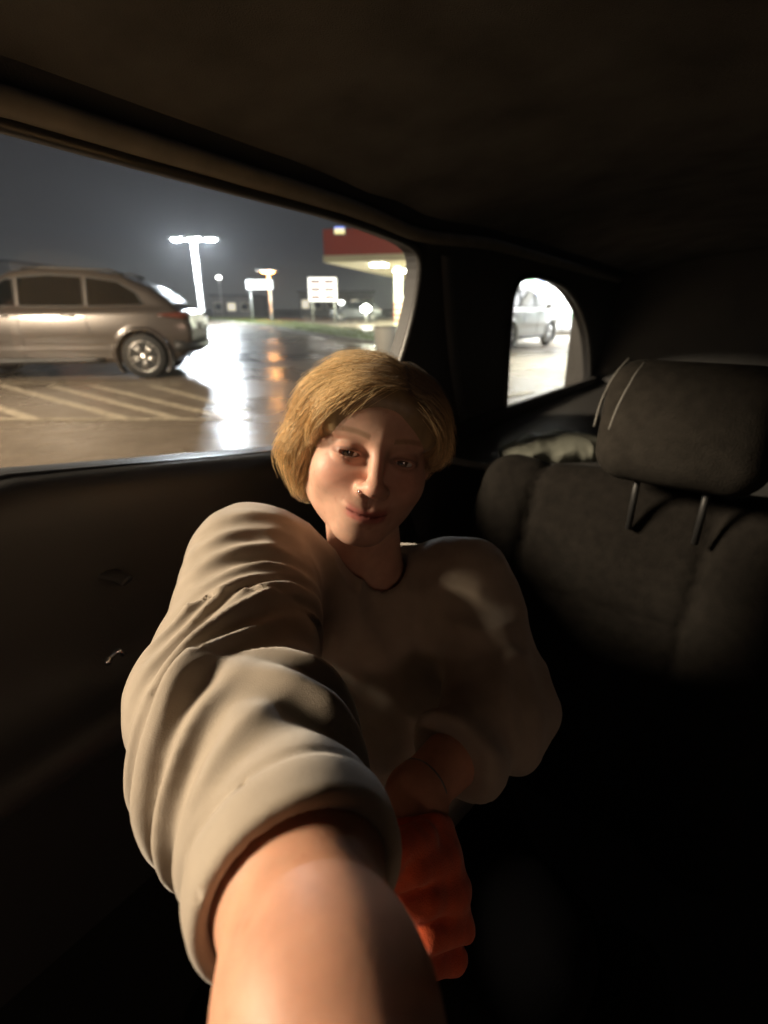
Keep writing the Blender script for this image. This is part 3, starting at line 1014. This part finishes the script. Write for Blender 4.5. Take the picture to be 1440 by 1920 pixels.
# pale crumpled cloth lying behind the seat, under the small window
cc = at(1030, 850, 1.36)
cc = car(AXV @ cc, NXV @ cc, .735)
def bag_sdf(P):
    Q = P - cc
    x = Q @ RIGHT; y = Q[:, 1]; z = Q[:, 2]
    L = np.stack([x, y, z], 1)
    d = ell(L, (.035, .02, .012), (.125, .09, .042))
    d = smin(d, ell(L, (-.075, -.02, .012), (.065, .05, .024)), .02)
    n1 = vnoise(P, 16, 3); n2 = vnoise(P, 37, 5)
    return d + .011*(np.abs(n1)-.4) + .004*(np.abs(n2)-.4)
Vs, Fs = nets(bag_sdf, cc - .24, cc + .24, .006, it=1)
o = obj('crumpled_cloth', Vs, Fs, mat('pale_cloth', (.30, .31, .26), .6, bump=(120, .001)))
tag(o, 'pale crumpled cloth lying behind the seat under the small window', 'cloth')

# ================================================================== PERSON
Hc = at(692, 836, .62)
yf = (CAM - Hc)/np.linalg.norm(CAM - Hc)
roll, yaw, nod = R(11), R(8), R(6)
zr = UP*math.cos(roll) + RIGHT*math.sin(roll)
xr = np.cross(yf, zr); xr /= np.linalg.norm(xr)
if xr @ RIGHT < 0: xr = -xr
zr = np.cross(xr, yf); zr = zr if zr @ UP > 0 else -zr
yf2 = yf*math.cos(yaw) + xr*math.sin(yaw)
xr2 = xr*math.cos(yaw) - yf*math.sin(yaw)
yf3 = yf2*math.cos(nod) - zr*math.sin(nod)
zr3 = zr*math.cos(nod) + yf2*math.sin(nod)
HM = np.array([xr2, yf3, zr3])                 # rows: head axes in the world
def to_head(P): return (P - Hc) @ HM.T
def from_head(L): return Hc + np.asarray(L, float) @ HM
EYE = .0305
def head_sdf(L):
    L = L.copy(); L[:, 2] = np.where(L[:, 2] < 0, L[:, 2]/.93, L[:, 2]/.84)
    x, y, z = L[:, 0], L[:, 1], L[:, 2]
    M = L.copy(); M[:, 0] = np.abs(x)          # mirrored
    d = ell(L, (0, -.018, .034), (.0735, .094, .083))
    d = smin(d, ell(L, (0, .018, -.030), (.0620, .066, .080)), .03)
    d = smin(d, caps(M, (.048, .006, -.058), (.014, .058, -.093), .022, .018), .026)
    d = smin(d, ell(L, (0, .064, -.098), (.019, .019, .017)), .018)
    d = smin(d, ell(M, (.037, .050, -.033), (.024, .024, .024)), .030)          # cheeks
    d = smin(d, caps(M, (.0, .0795, .021), (.042, .066, .022), .0105, .0095), .016)   # brows
    d = smin(d, ell(L, (0, .060, .048), (.050, .024, .032)), .02)              # forehead
    d = smax(d, -ell(M, (EYE, .099, -.002), (.021, .018, .0135)), .014)         # sockets
    lid = ell(M, (EYE, .0705, -.003), (.0165, .0155, .0140))
    d = smin(d, lid, .006)
    apert = ell(M, (EYE, .088, -.0035), (.0128, .013, .0036))
    d = smax(d, -apert, .0015)
    d = smin(d, caps(L, (0, .082, .010), (0, .102, -.032), .0065, .0090), .012)  # nose
    d = smin(d, ell(L, (0, .1035, -.036), (.0105, .0105, .0090)), .008)
    d = smin(d, ell(M, (.0115, .0935, -.0385), (.0075, .0100, .0070)), .006)
    d = smax(d, -ell(M, (.0060, .1010, -.0455), (.0034, .0050, .0028)), .003)
    d = smin(d, ell(L, (0, .068, -.066), (.029, .022, .025)), .02)             # muzzle
    cur = 2.2*x*x*4                                                           # smile curve
    Lm = L.copy(); Lm[:, 2] = z - cur; Lm[:, 1] = y + 9*x*x
    d = smin(d, ell(Lm, (0, .0885, -.0665), (.024, .0065, .0048)), .005)       # lips
    d = smin(d, ell(Lm, (0, .0870, -.0755), (.019, .0075, .0060)), .005)
    d = smax(d, -ell(Lm, (0, .0975, -.0705), (.0235, .0075, .0011)), .0022)
    d = d + .0016*np.exp(-(x/.004)**2 - ((z+.056)/.008)**2)*(y > .06)          # philtrum
    d = smin(d, ell(M, (.076, -.012, -.008), (.009, .020, .030)), .008)         # ears
    return d
NB = at(692, 1110, .735)
NECK0 = from_head((0, -.022, -.055))
def ap(px, py, d): return at(px, py, d)
S = ap(470, 1066, .61); ELB = ap(505, 1402, .385); MIDF = ap(550, 1600, .275); BOT = ap(615, 1910, .190)
WR = CAM + RIGHT*.0105 - UP*.196 + FWD*.092
LS = ap(872, 1096, .73); LE = ap(940, 1330, .62); LW = ap(778, 1490, .485)
CH = ap(700, 1180, .80); BE = ap(770, 1450, .86)
# right hand (holds the phone, below the picture)
PALM = CAM + RIGHT*.026 - UP*.182 + FWD*.022
RF = []
for k, (a, ln) in enumerate(((-.028, .070), (-.010, .082), (.010, .085), (.030, .074))):
    b0 = PALM + RIGHT*a + UP*.030 - FWD*.025; b1 = b0 + RIGHT*a*.2 + UP*ln*.42 - FWD*.022; b2 = b1 + UP*ln*.40 + FWD*.008
    RF.append((b0, b1, b2, .0085 if k else .0075))
TH = [PALM - RIGHT*.030 - UP*.005, PALM - RIGHT*.050 + UP*.022 - FWD*.012, PALM - RIGHT*.050 + UP*.050 - FWD*.022]
LHp = ap(792, 1600, .455)
GL_ = []                                        # fingers of the lowered hand: knuckle, joint, tip, radius
for k, (yk, xr_, r_) in enumerate(((1612, 838, .0100), (1674, 858, .0108), (1738, 862, .0108), (1796, 850, .0095))):
    GL_.append((ap(xr_, yk, .440), ap(xr_-58, yk+16, .412), ap(xr_-122, yk+40, .425), r_))
def body_sdf(P):
    L_ = to_head(P)
    rr_ = np.linalg.norm(L_, axis=1)
    d = rr_ - .125
    m_ = rr_ < .20
    if m_.any(): d[m_] = head_sdf(L_[m_])
    d = smin(d, caps(P, NECK0, NB, .047, .052), .022)
    far_ = P[:, 2] < 2
    d = smin(d, caps(P, NB, CH, .050, .085), .03)
    d = smin(d, caps(P, CH, BE, .105, .115), .03)
    d = smin(d, caps(P, S, NB + (CH-NB)*.6, .045, .05), .03)
    d = smin(d, caps(P, LS, NB + (CH-NB)*.6, .045, .05), .03)
    d = smin(d, caps(P, S, ELB, .044, .040), .03)
    a = caps(P, ELB, MIDF, .042, .0405)
    a = smin(a, caps(P, MIDF, BOT, .0405, .0355), .03)
    a = smin(a, caps(P, BOT, WR, .0355, .026), .03)
    a = smin(a, caps(P, WR, PALM, .026, .028), .02)
    for b0, b1, b2, r_ in RF:
        a = smin(a, np.minimum(caps(P, b0, b1, r_+.001, r_), caps(P, b1, b2, r_, r_*.85)), .006)
    a = smin(a, np.minimum(caps(P, TH[0], TH[1], .011, .010), caps(P, TH[1], TH[2], .010, .008)), .008)
    d = smin(d, a, .012)
    d = smin(d, caps(P, LS, LE, .048, .040), .03)
    b = caps(P, LE, LW, .039, .025)
    b = smin(b, caps(P, LW, LHp, .026, .030), .015)
    b = smin(b, ell(P, ap(800, 1690, .455), (.034, .030, .040)), .02)
    for b0, b1, b2, r_ in GL_:
        b = smin(b, np.minimum(caps(P, b0, b1, r_, r_*.95), caps(P, b1, b2, r_*.95, r_*.8)), .005)
    d = smin(d, b, .012)
    return d
allp = np.array([Hc, NB, S, ELB, WR, PALM, LS, LE, LW, LHp, CH, BE, GL_[3][1]])
lo = allp.min(0) - .16; hi = allp.max(0) + .16
lo[0] -= .02
Vb, Fb = nets(body_sdf, lo, hi, .0048, lip=1.25)
Lh = to_head(Vb)
sel = (np.linalg.norm(Lh, axis=1) < .16) & (Lh[:, 1] > -.03)
Vb, Fb = refine(body_sdf, Vb, Fb, sel)
Lh = to_head(Vb)
sel = (np.linalg.norm(Lh - (0, .08, -.03), axis=1) < .085) & (Lh[:, 1] > .035)
tri = [q for q in Fb]
def refine2(f, V, F, sel):
    bm = bmesh.new(); vs = [bm.verts.new(p) for p in V.tolist()]
    for q in F:
        try: bm.faces.new([vs[i] for i in q])
        except ValueError: pass
    bm.verts.index_update()
    es = [e_ for e_ in bm.edges if sel[e_.verts[0].index] and sel[e_.verts[1].index]]
    bmesh.ops.subdivide_edges(bm, edges=es, cuts=1, use_grid_fill=True)
    bm.verts.index_update()
    V2 = np.array([q.co[:] for q in bm.verts]); F2 = [[x.index for x in q.verts] for q in bm.faces]
    bm.free()
    return project(f, V2, 2, 2e-4), F2
Vb, Fb = refine2(body_sdf, Vb, Fb, sel)
pelvis = np.array((BE[0], BE[1], BE[2]-.05))
person = thing('person', (pelvis[0], pelvis[1], .36), 'person with short blond hair in a beige sweatshirt reaching one bare forearm forward', 'person')
skin_m = mat('skin', (.56, .36, .26), .50, sss=.25, attr='tone', noise=(55, .10), bump=(300, .00012), spec=.35)
body = obj('body', Vb, Fb, skin_m, person)
L = to_head(Vb)
L[:, 2] = np.where(L[:, 2] < 0, L[:, 2]/.93, L[:, 2]/.84)
x, y, z = L[:, 0], L[:, 1], L[:, 2]
inh = (np.linalg.norm(L, axis=1) < .2)
tone = np.tile(np.array((.56, .335, .245)), (len(Vb), 1))
def blend(w, c):
    global tone
    w = np.clip(w, 0, 1)[:, None]
    tone = tone*(1-w) + np.array(c)*w
ax_ = np.abs(x)
cur = 8.8*x*x
blend(inh*.45*np.exp(-((ax_-.042)/.022)**2 - ((z+.03)/.022)**2)*(y > .02), (.62, .27, .20))
blend(inh*.35*np.exp(-(x/.014)**2 - ((z+.036)/.014)**2)*(y > .07), (.62, .28, .21))
lipz = z - cur
lip = np.exp(-np.maximum(0, (ax_-.019)/.004)**2)*np.exp(-((lipz+.0708)/.0085)**4)*(y > .05)*inh
blend(.85*lip, (.36, .095, .085))
blend(.8*np.exp(-((lipz+.0705)/.0014)**2)*(ax_ < .023)*(y > .05)*inh, (.14, .04, .035))
browz = z - .0215 - .004*np.sin(np.clip((ax_-.012)/.036, 0, 1)*2.6)
brow = np.exp(-((browz)/.0036)**4)*(ax_ > .013)*(ax_ < .052)*(y > .03)*inh*np.clip((.054-ax_)/.012, 0, 1)
blend(.62*brow, (.20, .12, .06))
er = np.sqrt(((ax_-EYE)/.0150)**2 + ((z+.0035)/.0062)**2)
blend(.85*np.exp(-((er-1.0)/.22)**2)*(z > -.006)*(y > .05)*inh, (.06, .035, .025))
blend(.45*np.exp(-((er-1.0)/.35)**2)*(y > .05)*inh, (.28, .14, .10))
blend(.25*np.exp(-(er/2.2)**2)*(y > .05)*inh, (.42, .22, .17))
mot = vnoise(Vb, 30, 21)*.5 + vnoise(Vb, 75, 22)*.5
tone = tone*(1 + mot[:, None]*np.array((.05, .10, .11)))
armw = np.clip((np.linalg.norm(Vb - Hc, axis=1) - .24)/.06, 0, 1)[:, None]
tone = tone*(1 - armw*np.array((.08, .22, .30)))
frk = np.clip((vnoise(Vb, 210, 23) - .72)/.2, 0, 1)*.35
tone = tone*(1-frk[:, None]*np.array((.35, .5, .55)))
vcol(body, 'tone', tone)
# eyes
for s in (-1, 1):
    v, f = [], []
    n_, m_ = 40, 32
    for i in range(m_+1):
        a = math.pi*i/m_
        for k in range(n_):
            b = 2*math.pi*k/n_
            v.append((math.sin(a)*math.cos(b), math.cos(a), math.sin(a)*math.sin(b)))
    for i in range(m_):
        for k in range(n_):
            f.append((i*n_+k, (i+1)*n_+k, (i+1)*n_+(k+1) % n_, i*n_+(k+1) % n_))
    U = np.array(v)
    c = np.array((EYE*s, .0695, -.0033))
    gz = HM @ (CAM - from_head(c)); gz /= np.linalg.norm(gz)
    o = obj('eye', from_head(c + U*.0131), f, mat('eyeball', (.7, .7, .7), .08, attr='tone', coat=.8), person)
    ang = np.degrees(np.arccos(np.clip(U @ gz, -1, 1)))
    colr = np.where(ang[:, None] < 11, (.008, .007, .006), np.where(ang[:, None] < 28, (.10, .06, .035), (.55, .50, .46)))
    vcol(o, 'tone', colr)
o = MB(); o.lathe([(.0, 0), (.0016, .0005), (.0018, .0012), (.0, .0020)], from_head((-.0150, .1025, -.0375)), yf, 10)
o.build('nose_stud', CHROME, person)

# ---------------- hair
def hair_sdf(P):
    L = to_head(P)
    L0 = L.copy()
    L[:, 2] = np.where(L[:, 2] > 0, L[:, 2]/.80, L[:, 2])
    x, y, z = L[:, 0], L[:, 1], L[:, 2]
    d = ell(L, (0, -.020, .036), (.083, .103, .089))
    d = smin(d, caps(L, (-.060, .020, .055), (-.075, .012, -.020), .024, .021), .025)
    d = smin(d, caps(L, (-.075, .012, -.020), (-.064, .004, -.064), .021, .010), .02)
    d = smin(d, caps(L, (.060, -.004, .050), (.070, -.004, .015), .018, .014), .02)
    d = smin(d, caps(L, (.070, -.004, .015), (.066, -.016, -.022), .014, .006), .02)
    d = smin(d, ell(L, (0, -.075, -.035), (.062, .04, .060)), .03)
    # face opening, swept across the forehead from the parting on one side
    q = L0 - np.array((.016, .10, -.052))
    c, s = math.cos(R(-20)), math.sin(R(-20))
    q = np.stack([q[:, 0]*c - q[:, 2]*s, q[:, 1], q[:, 0]*s + q[:, 2]*c], 1)
    open_ = ell(q, (0, 0, 0), (.066, .105, .105))
    oc_ = np.clip(open_, -.05, .08)
    d = d + .034*np.exp(-np.maximum(oc_, 0)/.016) + np.where(oc_ < 0, .02, 0)
    hs = head_sdf(L0) - np.clip(oc_*.45, -.006, .011)
    d = smin(d, smax(hs, .004 - z, .02), .010)
    d = smax(d, -(z + .074), .02)
    flow = np.stack([x*60, y*20, (z + .25*np.abs(x))*14], 1)
    d = d + .0018*vnoise(flow, 1.0, 11)
    return d
Vh, Fh = nets(hair_sdf, Hc - .19, Hc + .19, .0045, lip=1.4, it=2)
# keep what lies outside the skull
HAIRM = mat('blond_hair', (.40, .255, .105), .42, attr='tone', spec=.5, sheen=.2)
hair = obj('hair', Vh, Fh, HAIRM, person)
Lh = to_head(Vh)
def hair_tone(L, j):
    root_shade = np.clip((L[:, 2]-.01)/.07, 0, 1)*np.clip((L[:, 0]+.06)/.09, 0, 1)      # darker roots, with the unlit top painted in towards the parting
    c = np.array((.72, .50, .24))*(1-root_shade[:, None]*.88) + np.array((.13, .085, .045))*root_shade[:, None]*.88
    return c*(1 + j[:, None])
vcol(hair, 'tone', hair_tone(Lh, .30*vnoise(Lh*np.array((420, 90, 60)), 1.0, 4))*.42)  # base shell darkened so gaps between strands look shaded
NS = 20000
wt = np.where(to_head(Vh)[:, 1] > .02, 3.0, 1.0)
pick = rng.choice(len(Vh), NS, p=wt/wt.sum())
P = Vh[pick] + rng.normal(0, .002, (NS, 3))
steps = 9; ds = .0085
side_ = np.where(to_head(P)[:, 0] > .020, 1.0, -1.0)
lift = rng.uniform(-.0015, .0028, NS); fly = rng.random(NS) < .08; lift[fly] += rng.uniform(.002, .007, fly.sum()); jit = rng.normal(0, .16, (NS, 3))
path = [P]
def grad(f, V, e=6e-4):
    return np.stack([(f(V + np.eye(3)[k]*e) - f(V - np.eye(3)[k]*e))/(2*e) for k in range(3)], 1)
for i in range(steps):
    g = grad(hair_sdf, P); g /= np.linalg.norm(g, axis=1)[:, None] + 1e-9
    Lp = to_head(P)
    d = np.stack([side_*.85*np.clip((Lp[:, 2]+.02)/.08, 0, 1), -.30 + 0*Lp[:, 0], -1.0 + 0*Lp[:, 0]], 1) @ HM + jit
    d -= (d*g).sum(1)[:, None]*g
    d /= np.linalg.norm(d, axis=1)[:, None] + 1e-9
    P = P + d*ds
    off = hair_sdf(P) - lift - .0010*i*(lift > .0022)
    P = P - g*np.clip(off, -.006, .006)[:, None]
    path.append(P)
path = np.stack(path, 1)                           # NS, steps+1, 3
# drop strands that run over the face
Lp = to_head(path.reshape(-1, 3)).reshape(NS, steps+1, 3)
bad = ((Lp[:, :, 1] > .055) & (Lp[:, :, 2] < .030) & (np.abs(Lp[:, :, 0]) < .062)).any(1)
path = path[~bad]; NS = len(path)
vv, ff, cc_ = [], [], []
jt = rng.normal(0, .22, NS)
for k in range(3):
    pass
tdir = np.gradient(path, axis=1); tdir /= np.linalg.norm(tdir, axis=2)[..., None] + 1e-9
ref = np.array((.3, .5, .8)); a = np.cross(tdir, ref); a /= np.linalg.norm(a, axis=2)[..., None] + 1e-9
b = np.cross(tdir, a)
rad = (.00034*np.linspace(1, .35, steps+1))[None, :, None]
ring = np.stack([path + (a*math.cos(q) + b*math.sin(q))*rad for q in (0, 2.094, 4.189)], 2)    # NS, st, 3, 3
vv = ring.reshape(-1, 3)
base = (np.arange(NS)*(steps+1)*3)[:, None, None]
ii = (np.arange(steps)*3)[None, :, None]; kk = np.arange(3)[None, None, :]
k2 = (kk+1) % 3
ff = np.stack([base+ii+kk, base+ii+k2, base+ii+3+k2, base+ii+3+kk], -1).reshape(-1, 4)
strands = obj('hair_strands', vv, ff, HAIRM, hair, local=False)
strands['kind'] = 'stuff'
vcol(strands, 'tone', hair_tone(to_head(vv), np.repeat(jt, (steps+1)*3)))

# ---------------- sweatshirt
MS = ap(445, 1245, .50); ES = ap(462, 1400, .395); CS = ap(545, 1600, .287)
CS = MIDF
poly = [S, MS, ES, CS]
seg = [np.linalg.norm(poly[i+1]-poly[i]) for i in range(3)]
TOT = sum(seg)
hemT, hemL, hemR = ap(612, 1493, .244), ap(398, 1840, .232), ap(716, 1655, .268)
hem_n = np.cross(hemL - hemT, hemR - hemT); hem_n /= np.linalg.norm(hem_n)
if hem_n @ (CS - ES) < 0: hem_n = -hem_n
FOLDS = [  # position along the sleeve (m), slant, width (m), height (m), where across (-1 left .. 1 right), spread
    (.000, .010, .013, .004, .3, .8), (.030, .018, .012, .005, .1, .8), (.060, .020, .012, .006, .3, .8), (.092, .030, .010, .006, .4, .7), (.118, .050, .010, .008, .2, .9),
    (.142, .056, .0105, .008, .3, .9), (.163, .066, .010, .007, .5, .7), (.188, .066, .0150, .0100, -.1, 1.2), (.218, .072, .0150, .0085, -.2, 1.0),
    (.244, .060, .014, .009, -.7, .5), (.262, -.030, .014, .008, .7, .5), (.300, -.045, .016, .008, .5, .6), (.285, .050, .016, .010, -.8, .4), (.326, .05, .018, .005, -.3, .6)]
def sleeve_param(P):
    best = np.full(len(P), 1e9); u = np.zeros(len(P)); lat = np.zeros(len(P)); acc = 0
    for i in range(3):
        a, b = poly[i], poly[i+1]; ab = b - a
        t = np.clip(((P-a) @ ab)/(ab @ ab), 0 if i else -1.0, 1 if i < 2 else 1.6)
        q = P - a - t[:, None]*ab
        d = np.linalg.norm(q, axis=1)
        m = d < best
        best = np.where(m, d, best); u = np.where(m, acc + t*seg[i], u)
        n = ab/seg[i]
        lx_ = RIGHT - n*(RIGHT @ n); lx_ /= np.linalg.norm(lx_)
        lat = np.where(m, (q @ lx_)/.075, lat)
        acc += seg[i]
    return u, lat, best
def shirt_sdf(P):
    # sleeve towards the camera
    r0 = caps(P, S, MS, .077, .074)
    r0 = smin(r0, caps(P, MS, ES, .074, .072), .03)
    r0 = smin(r0, caps(P, ES, MIDF, .069, .0530), .03)
    r0 = smin(r0, caps(P, MIDF, BOT, .0530, .0475), .02)
    r0 = smin(r0, ell(P, ap(322, 1330, .44), (.034, .045, .050)), .035)      # loose cloth hanging under the elbow
    u, lat, rr = sleeve_param(P)
    near = np.exp(-np.maximum(0, rr-.11)**2/.0008)
    disp = 0
    wob = .010*vnoise(P, 14, 2)
    for (p0, sl, w, h, c, sp) in FOLDS:
        q = (u - p0 + sl*lat + wob)/w
        sh = np.where(q < 0, np.exp(-(q/1.6)**2), np.exp(-(q/.75)**2))
        h = h*1.55
        disp = disp + h*sh*np.exp(-((lat-c)/sp)**2) - .45*h*np.exp(-((q-1.6)/.9)**2)*np.exp(-((lat-c)/sp)**2)
    band = np.clip((u - .425)/.01, -1, 1)
    hd = (P - hemT) @ hem_n
    disp = disp - .0030*np.exp(-((hd+.034)/.0035)**2) + .0025*np.exp(-((hd+.014)/.013)**4)
    disp = disp*np.clip((-hd-.004)/.05, .12, 1) + (.0050*vnoise(P, 17, 7) + .0018*vnoise(P, 38, 8))*np.clip(-hd/.04, .25, 1)
    r0 = r0 - disp*near
    # open, hollow end of the sleeve
    r0 = smax(r0, hd, .006)
    inner = smin(caps(P, ELB, MIDF, .050, .0450), caps(P, MIDF, BOT, .0450, .0400), .01)
    r0 = smax(r0, -smax(inner, -(hd + .030), .008), .004)
    # trunk
    t = caps(P, NB + (CH-NB)*.6, CH, .085, .125)
    t = smin(t, caps(P, CH, BE, .135, .150), .05)
    SM = ap(692, 1150, .755)
    t = smin(t, smin(caps(P, S + (LS-S)*.08, SM, .066, .070), caps(P, SM, LS - (LS-S)*.05, .070, .066), .03), .05)
    # other sleeve
    l = caps(P, LS, LE, .066, .058)
    l = smin(l, caps(P, LE, LE + (LW-LE)*.62, .058, .048), .03)
    dL = (LW-LE)/np.linalg.norm(LW-LE)
    l = l - .008*(.35 - np.abs(vnoise(P, 20, 9)))*1.3 - .004*np.sin(((P-LE) @ dL)/.014 + 3*vnoise(P, 9, 4))
    l = smax(l, ((P - (LE + (LW-LE)*.66)) @ dL), .012)
    Pt = P*np.array((1.0, 1.0, .45))
    t = t - .006*vnoise(P, 9, 5) - .010*(.35 - np.abs(vnoise(Pt, 15, 6))) - .005*(.35 - np.abs(vnoise(Pt, 33, 8)))
    d = smin(t, l, .03)
    d = smin(d, r0, .025)
    # neck opening
    d = smax(d, -caps(P, NECK0, NB + (NB-NECK0)*.02, .057, .058), .010)
    return d
allp = np.array([S, MS, ES, CS, hemT, hemL, hemR, LS, LE, LW, CH, BE, NB])
lo = allp.min(0) - .17; hi = allp.max(0) + .17
Vs, Fs = nets(shirt_sdf, lo, hi, .0060, lip=1.3, it=2)
u, lat, rr = sleeve_param(Vs)
sel = (rr < .15) & (u > -.06)
Vs, Fs = refine(shirt_sdf, Vs, Fs, sel)
shirt = obj('sweatshirt', Vs, Fs, mat('beige_fleece', (.325, .268, .208), .85, noise=(45, .07), bump=(1100, .00035), sheen=.35), person)

# ---------------- trousers and legs
KN1, KN2 = ap(520, 2150, .60), ap(960, 1960, .66)
HP1, HP2 = BE + np.array((-.07, -.02, -.07)), BE + np.array((.08, .02, -.07))
KN1[2] = max(KN1[2], .42); KN2[2] = max(KN2[2], .42)
FT1 = KN1 + np.array((-.02, .02, 0)); FT1[2] = .22
FT2 = KN2 + np.array((.04, .02, 0)); FT2[2] = .22
def trouser_sdf(P):
    d = caps(P, HP1, KN1, .085, .065)
    d = smin(d, caps(P, KN1, FT1, .064, .05), .04)
    e_ = smin(caps(P, HP2, KN2, .085, .065), caps(P, KN2, FT2, .064, .05), .04)
    d = smin(d, e_, .03)
    d = smin(d, ell(P, BE + np.array((0, 0, -.06)), (.17, .13, .10)), .05)
    return d + .006*vnoise(P, 12, 4) + .004*vnoise(P, 28, 5)
allp = np.array([KN1, KN2, HP1, HP2, FT1, FT2, BE])
Vs, Fs = nets(trouser_sdf, allp.min(0) - .2, allp.max(0) + .2, .012, it=1)
obj('trousers', Vs, Fs, mat('black_denim', (.004, .004, .005), .95, bump=(500, .0008), spec=.05), person)
# bracelets on the lowered wrist
for k, q in enumerate((.93,)):
    c = LE + (LW-LE)*q; d = (LW-LE)/np.linalg.norm(LW-LE)
    a = np.cross(d, UP); a /= np.linalg.norm(a); b = np.cross(d, a)
    r_ = .039 + (.025-.039)*q + .0015
    o = MB(); o.tube([c + (a*math.cos(t) + b*math.sin(t))*r_ for t in np.linspace(0, 2*math.pi, 25)], .0018, 6, caps=False)
    o.build('bracelet', mat('dull_silver', (.25, .25, .24), .5, metal=.8), person)

# ---------------- shell over the lowered hand, its orange-red colour stands in for red light
def red_lit_hand_sdf(P):
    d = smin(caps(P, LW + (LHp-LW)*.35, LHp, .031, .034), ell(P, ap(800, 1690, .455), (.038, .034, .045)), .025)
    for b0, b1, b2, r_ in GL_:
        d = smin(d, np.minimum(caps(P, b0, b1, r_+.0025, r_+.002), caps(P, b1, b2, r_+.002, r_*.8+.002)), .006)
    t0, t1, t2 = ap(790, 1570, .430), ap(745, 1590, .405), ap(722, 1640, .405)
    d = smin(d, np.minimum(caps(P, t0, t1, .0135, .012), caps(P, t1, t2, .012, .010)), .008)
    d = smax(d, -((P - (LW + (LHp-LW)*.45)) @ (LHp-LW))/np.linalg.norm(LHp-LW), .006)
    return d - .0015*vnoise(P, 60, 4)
Vs, Fs = nets(red_lit_hand_sdf, ap(800, 1680, .44) - .14, ap(800, 1680, .44) + .14, .0035, lip=1.4)
obj('red_lit_hand', Vs, Fs, mat('hand_red_light', (.62, .085, .018), .85, noise=(80, .15), bump=(700, .0008), sheen=.3), person)

# ================================================================== NIGHT HAZE
hz = MB(); hz.box((0, 70, 5.5), (320, 200, 15))
m = bpy.data.materials.new('haze_air'); m.use_nodes = True
t = m.node_tree; t.nodes.remove(t.nodes['Principled BSDF'])
pv = t.nodes.new('ShaderNodeVolumePrincipled')
pv.inputs['Color'].default_value = (.9, .92, .95, 1)
pv.inputs['Density'].default_value = .0011
pv.inputs['Anisotropy'].default_value = .35
t.links.new(pv.outputs[0], t.nodes['Material Output'].inputs['Volume'])
o = hz.build('haze', m, smooth=False)
tag(o, 'thin damp night haze over the parking lot', 'haze', kind='stuff')
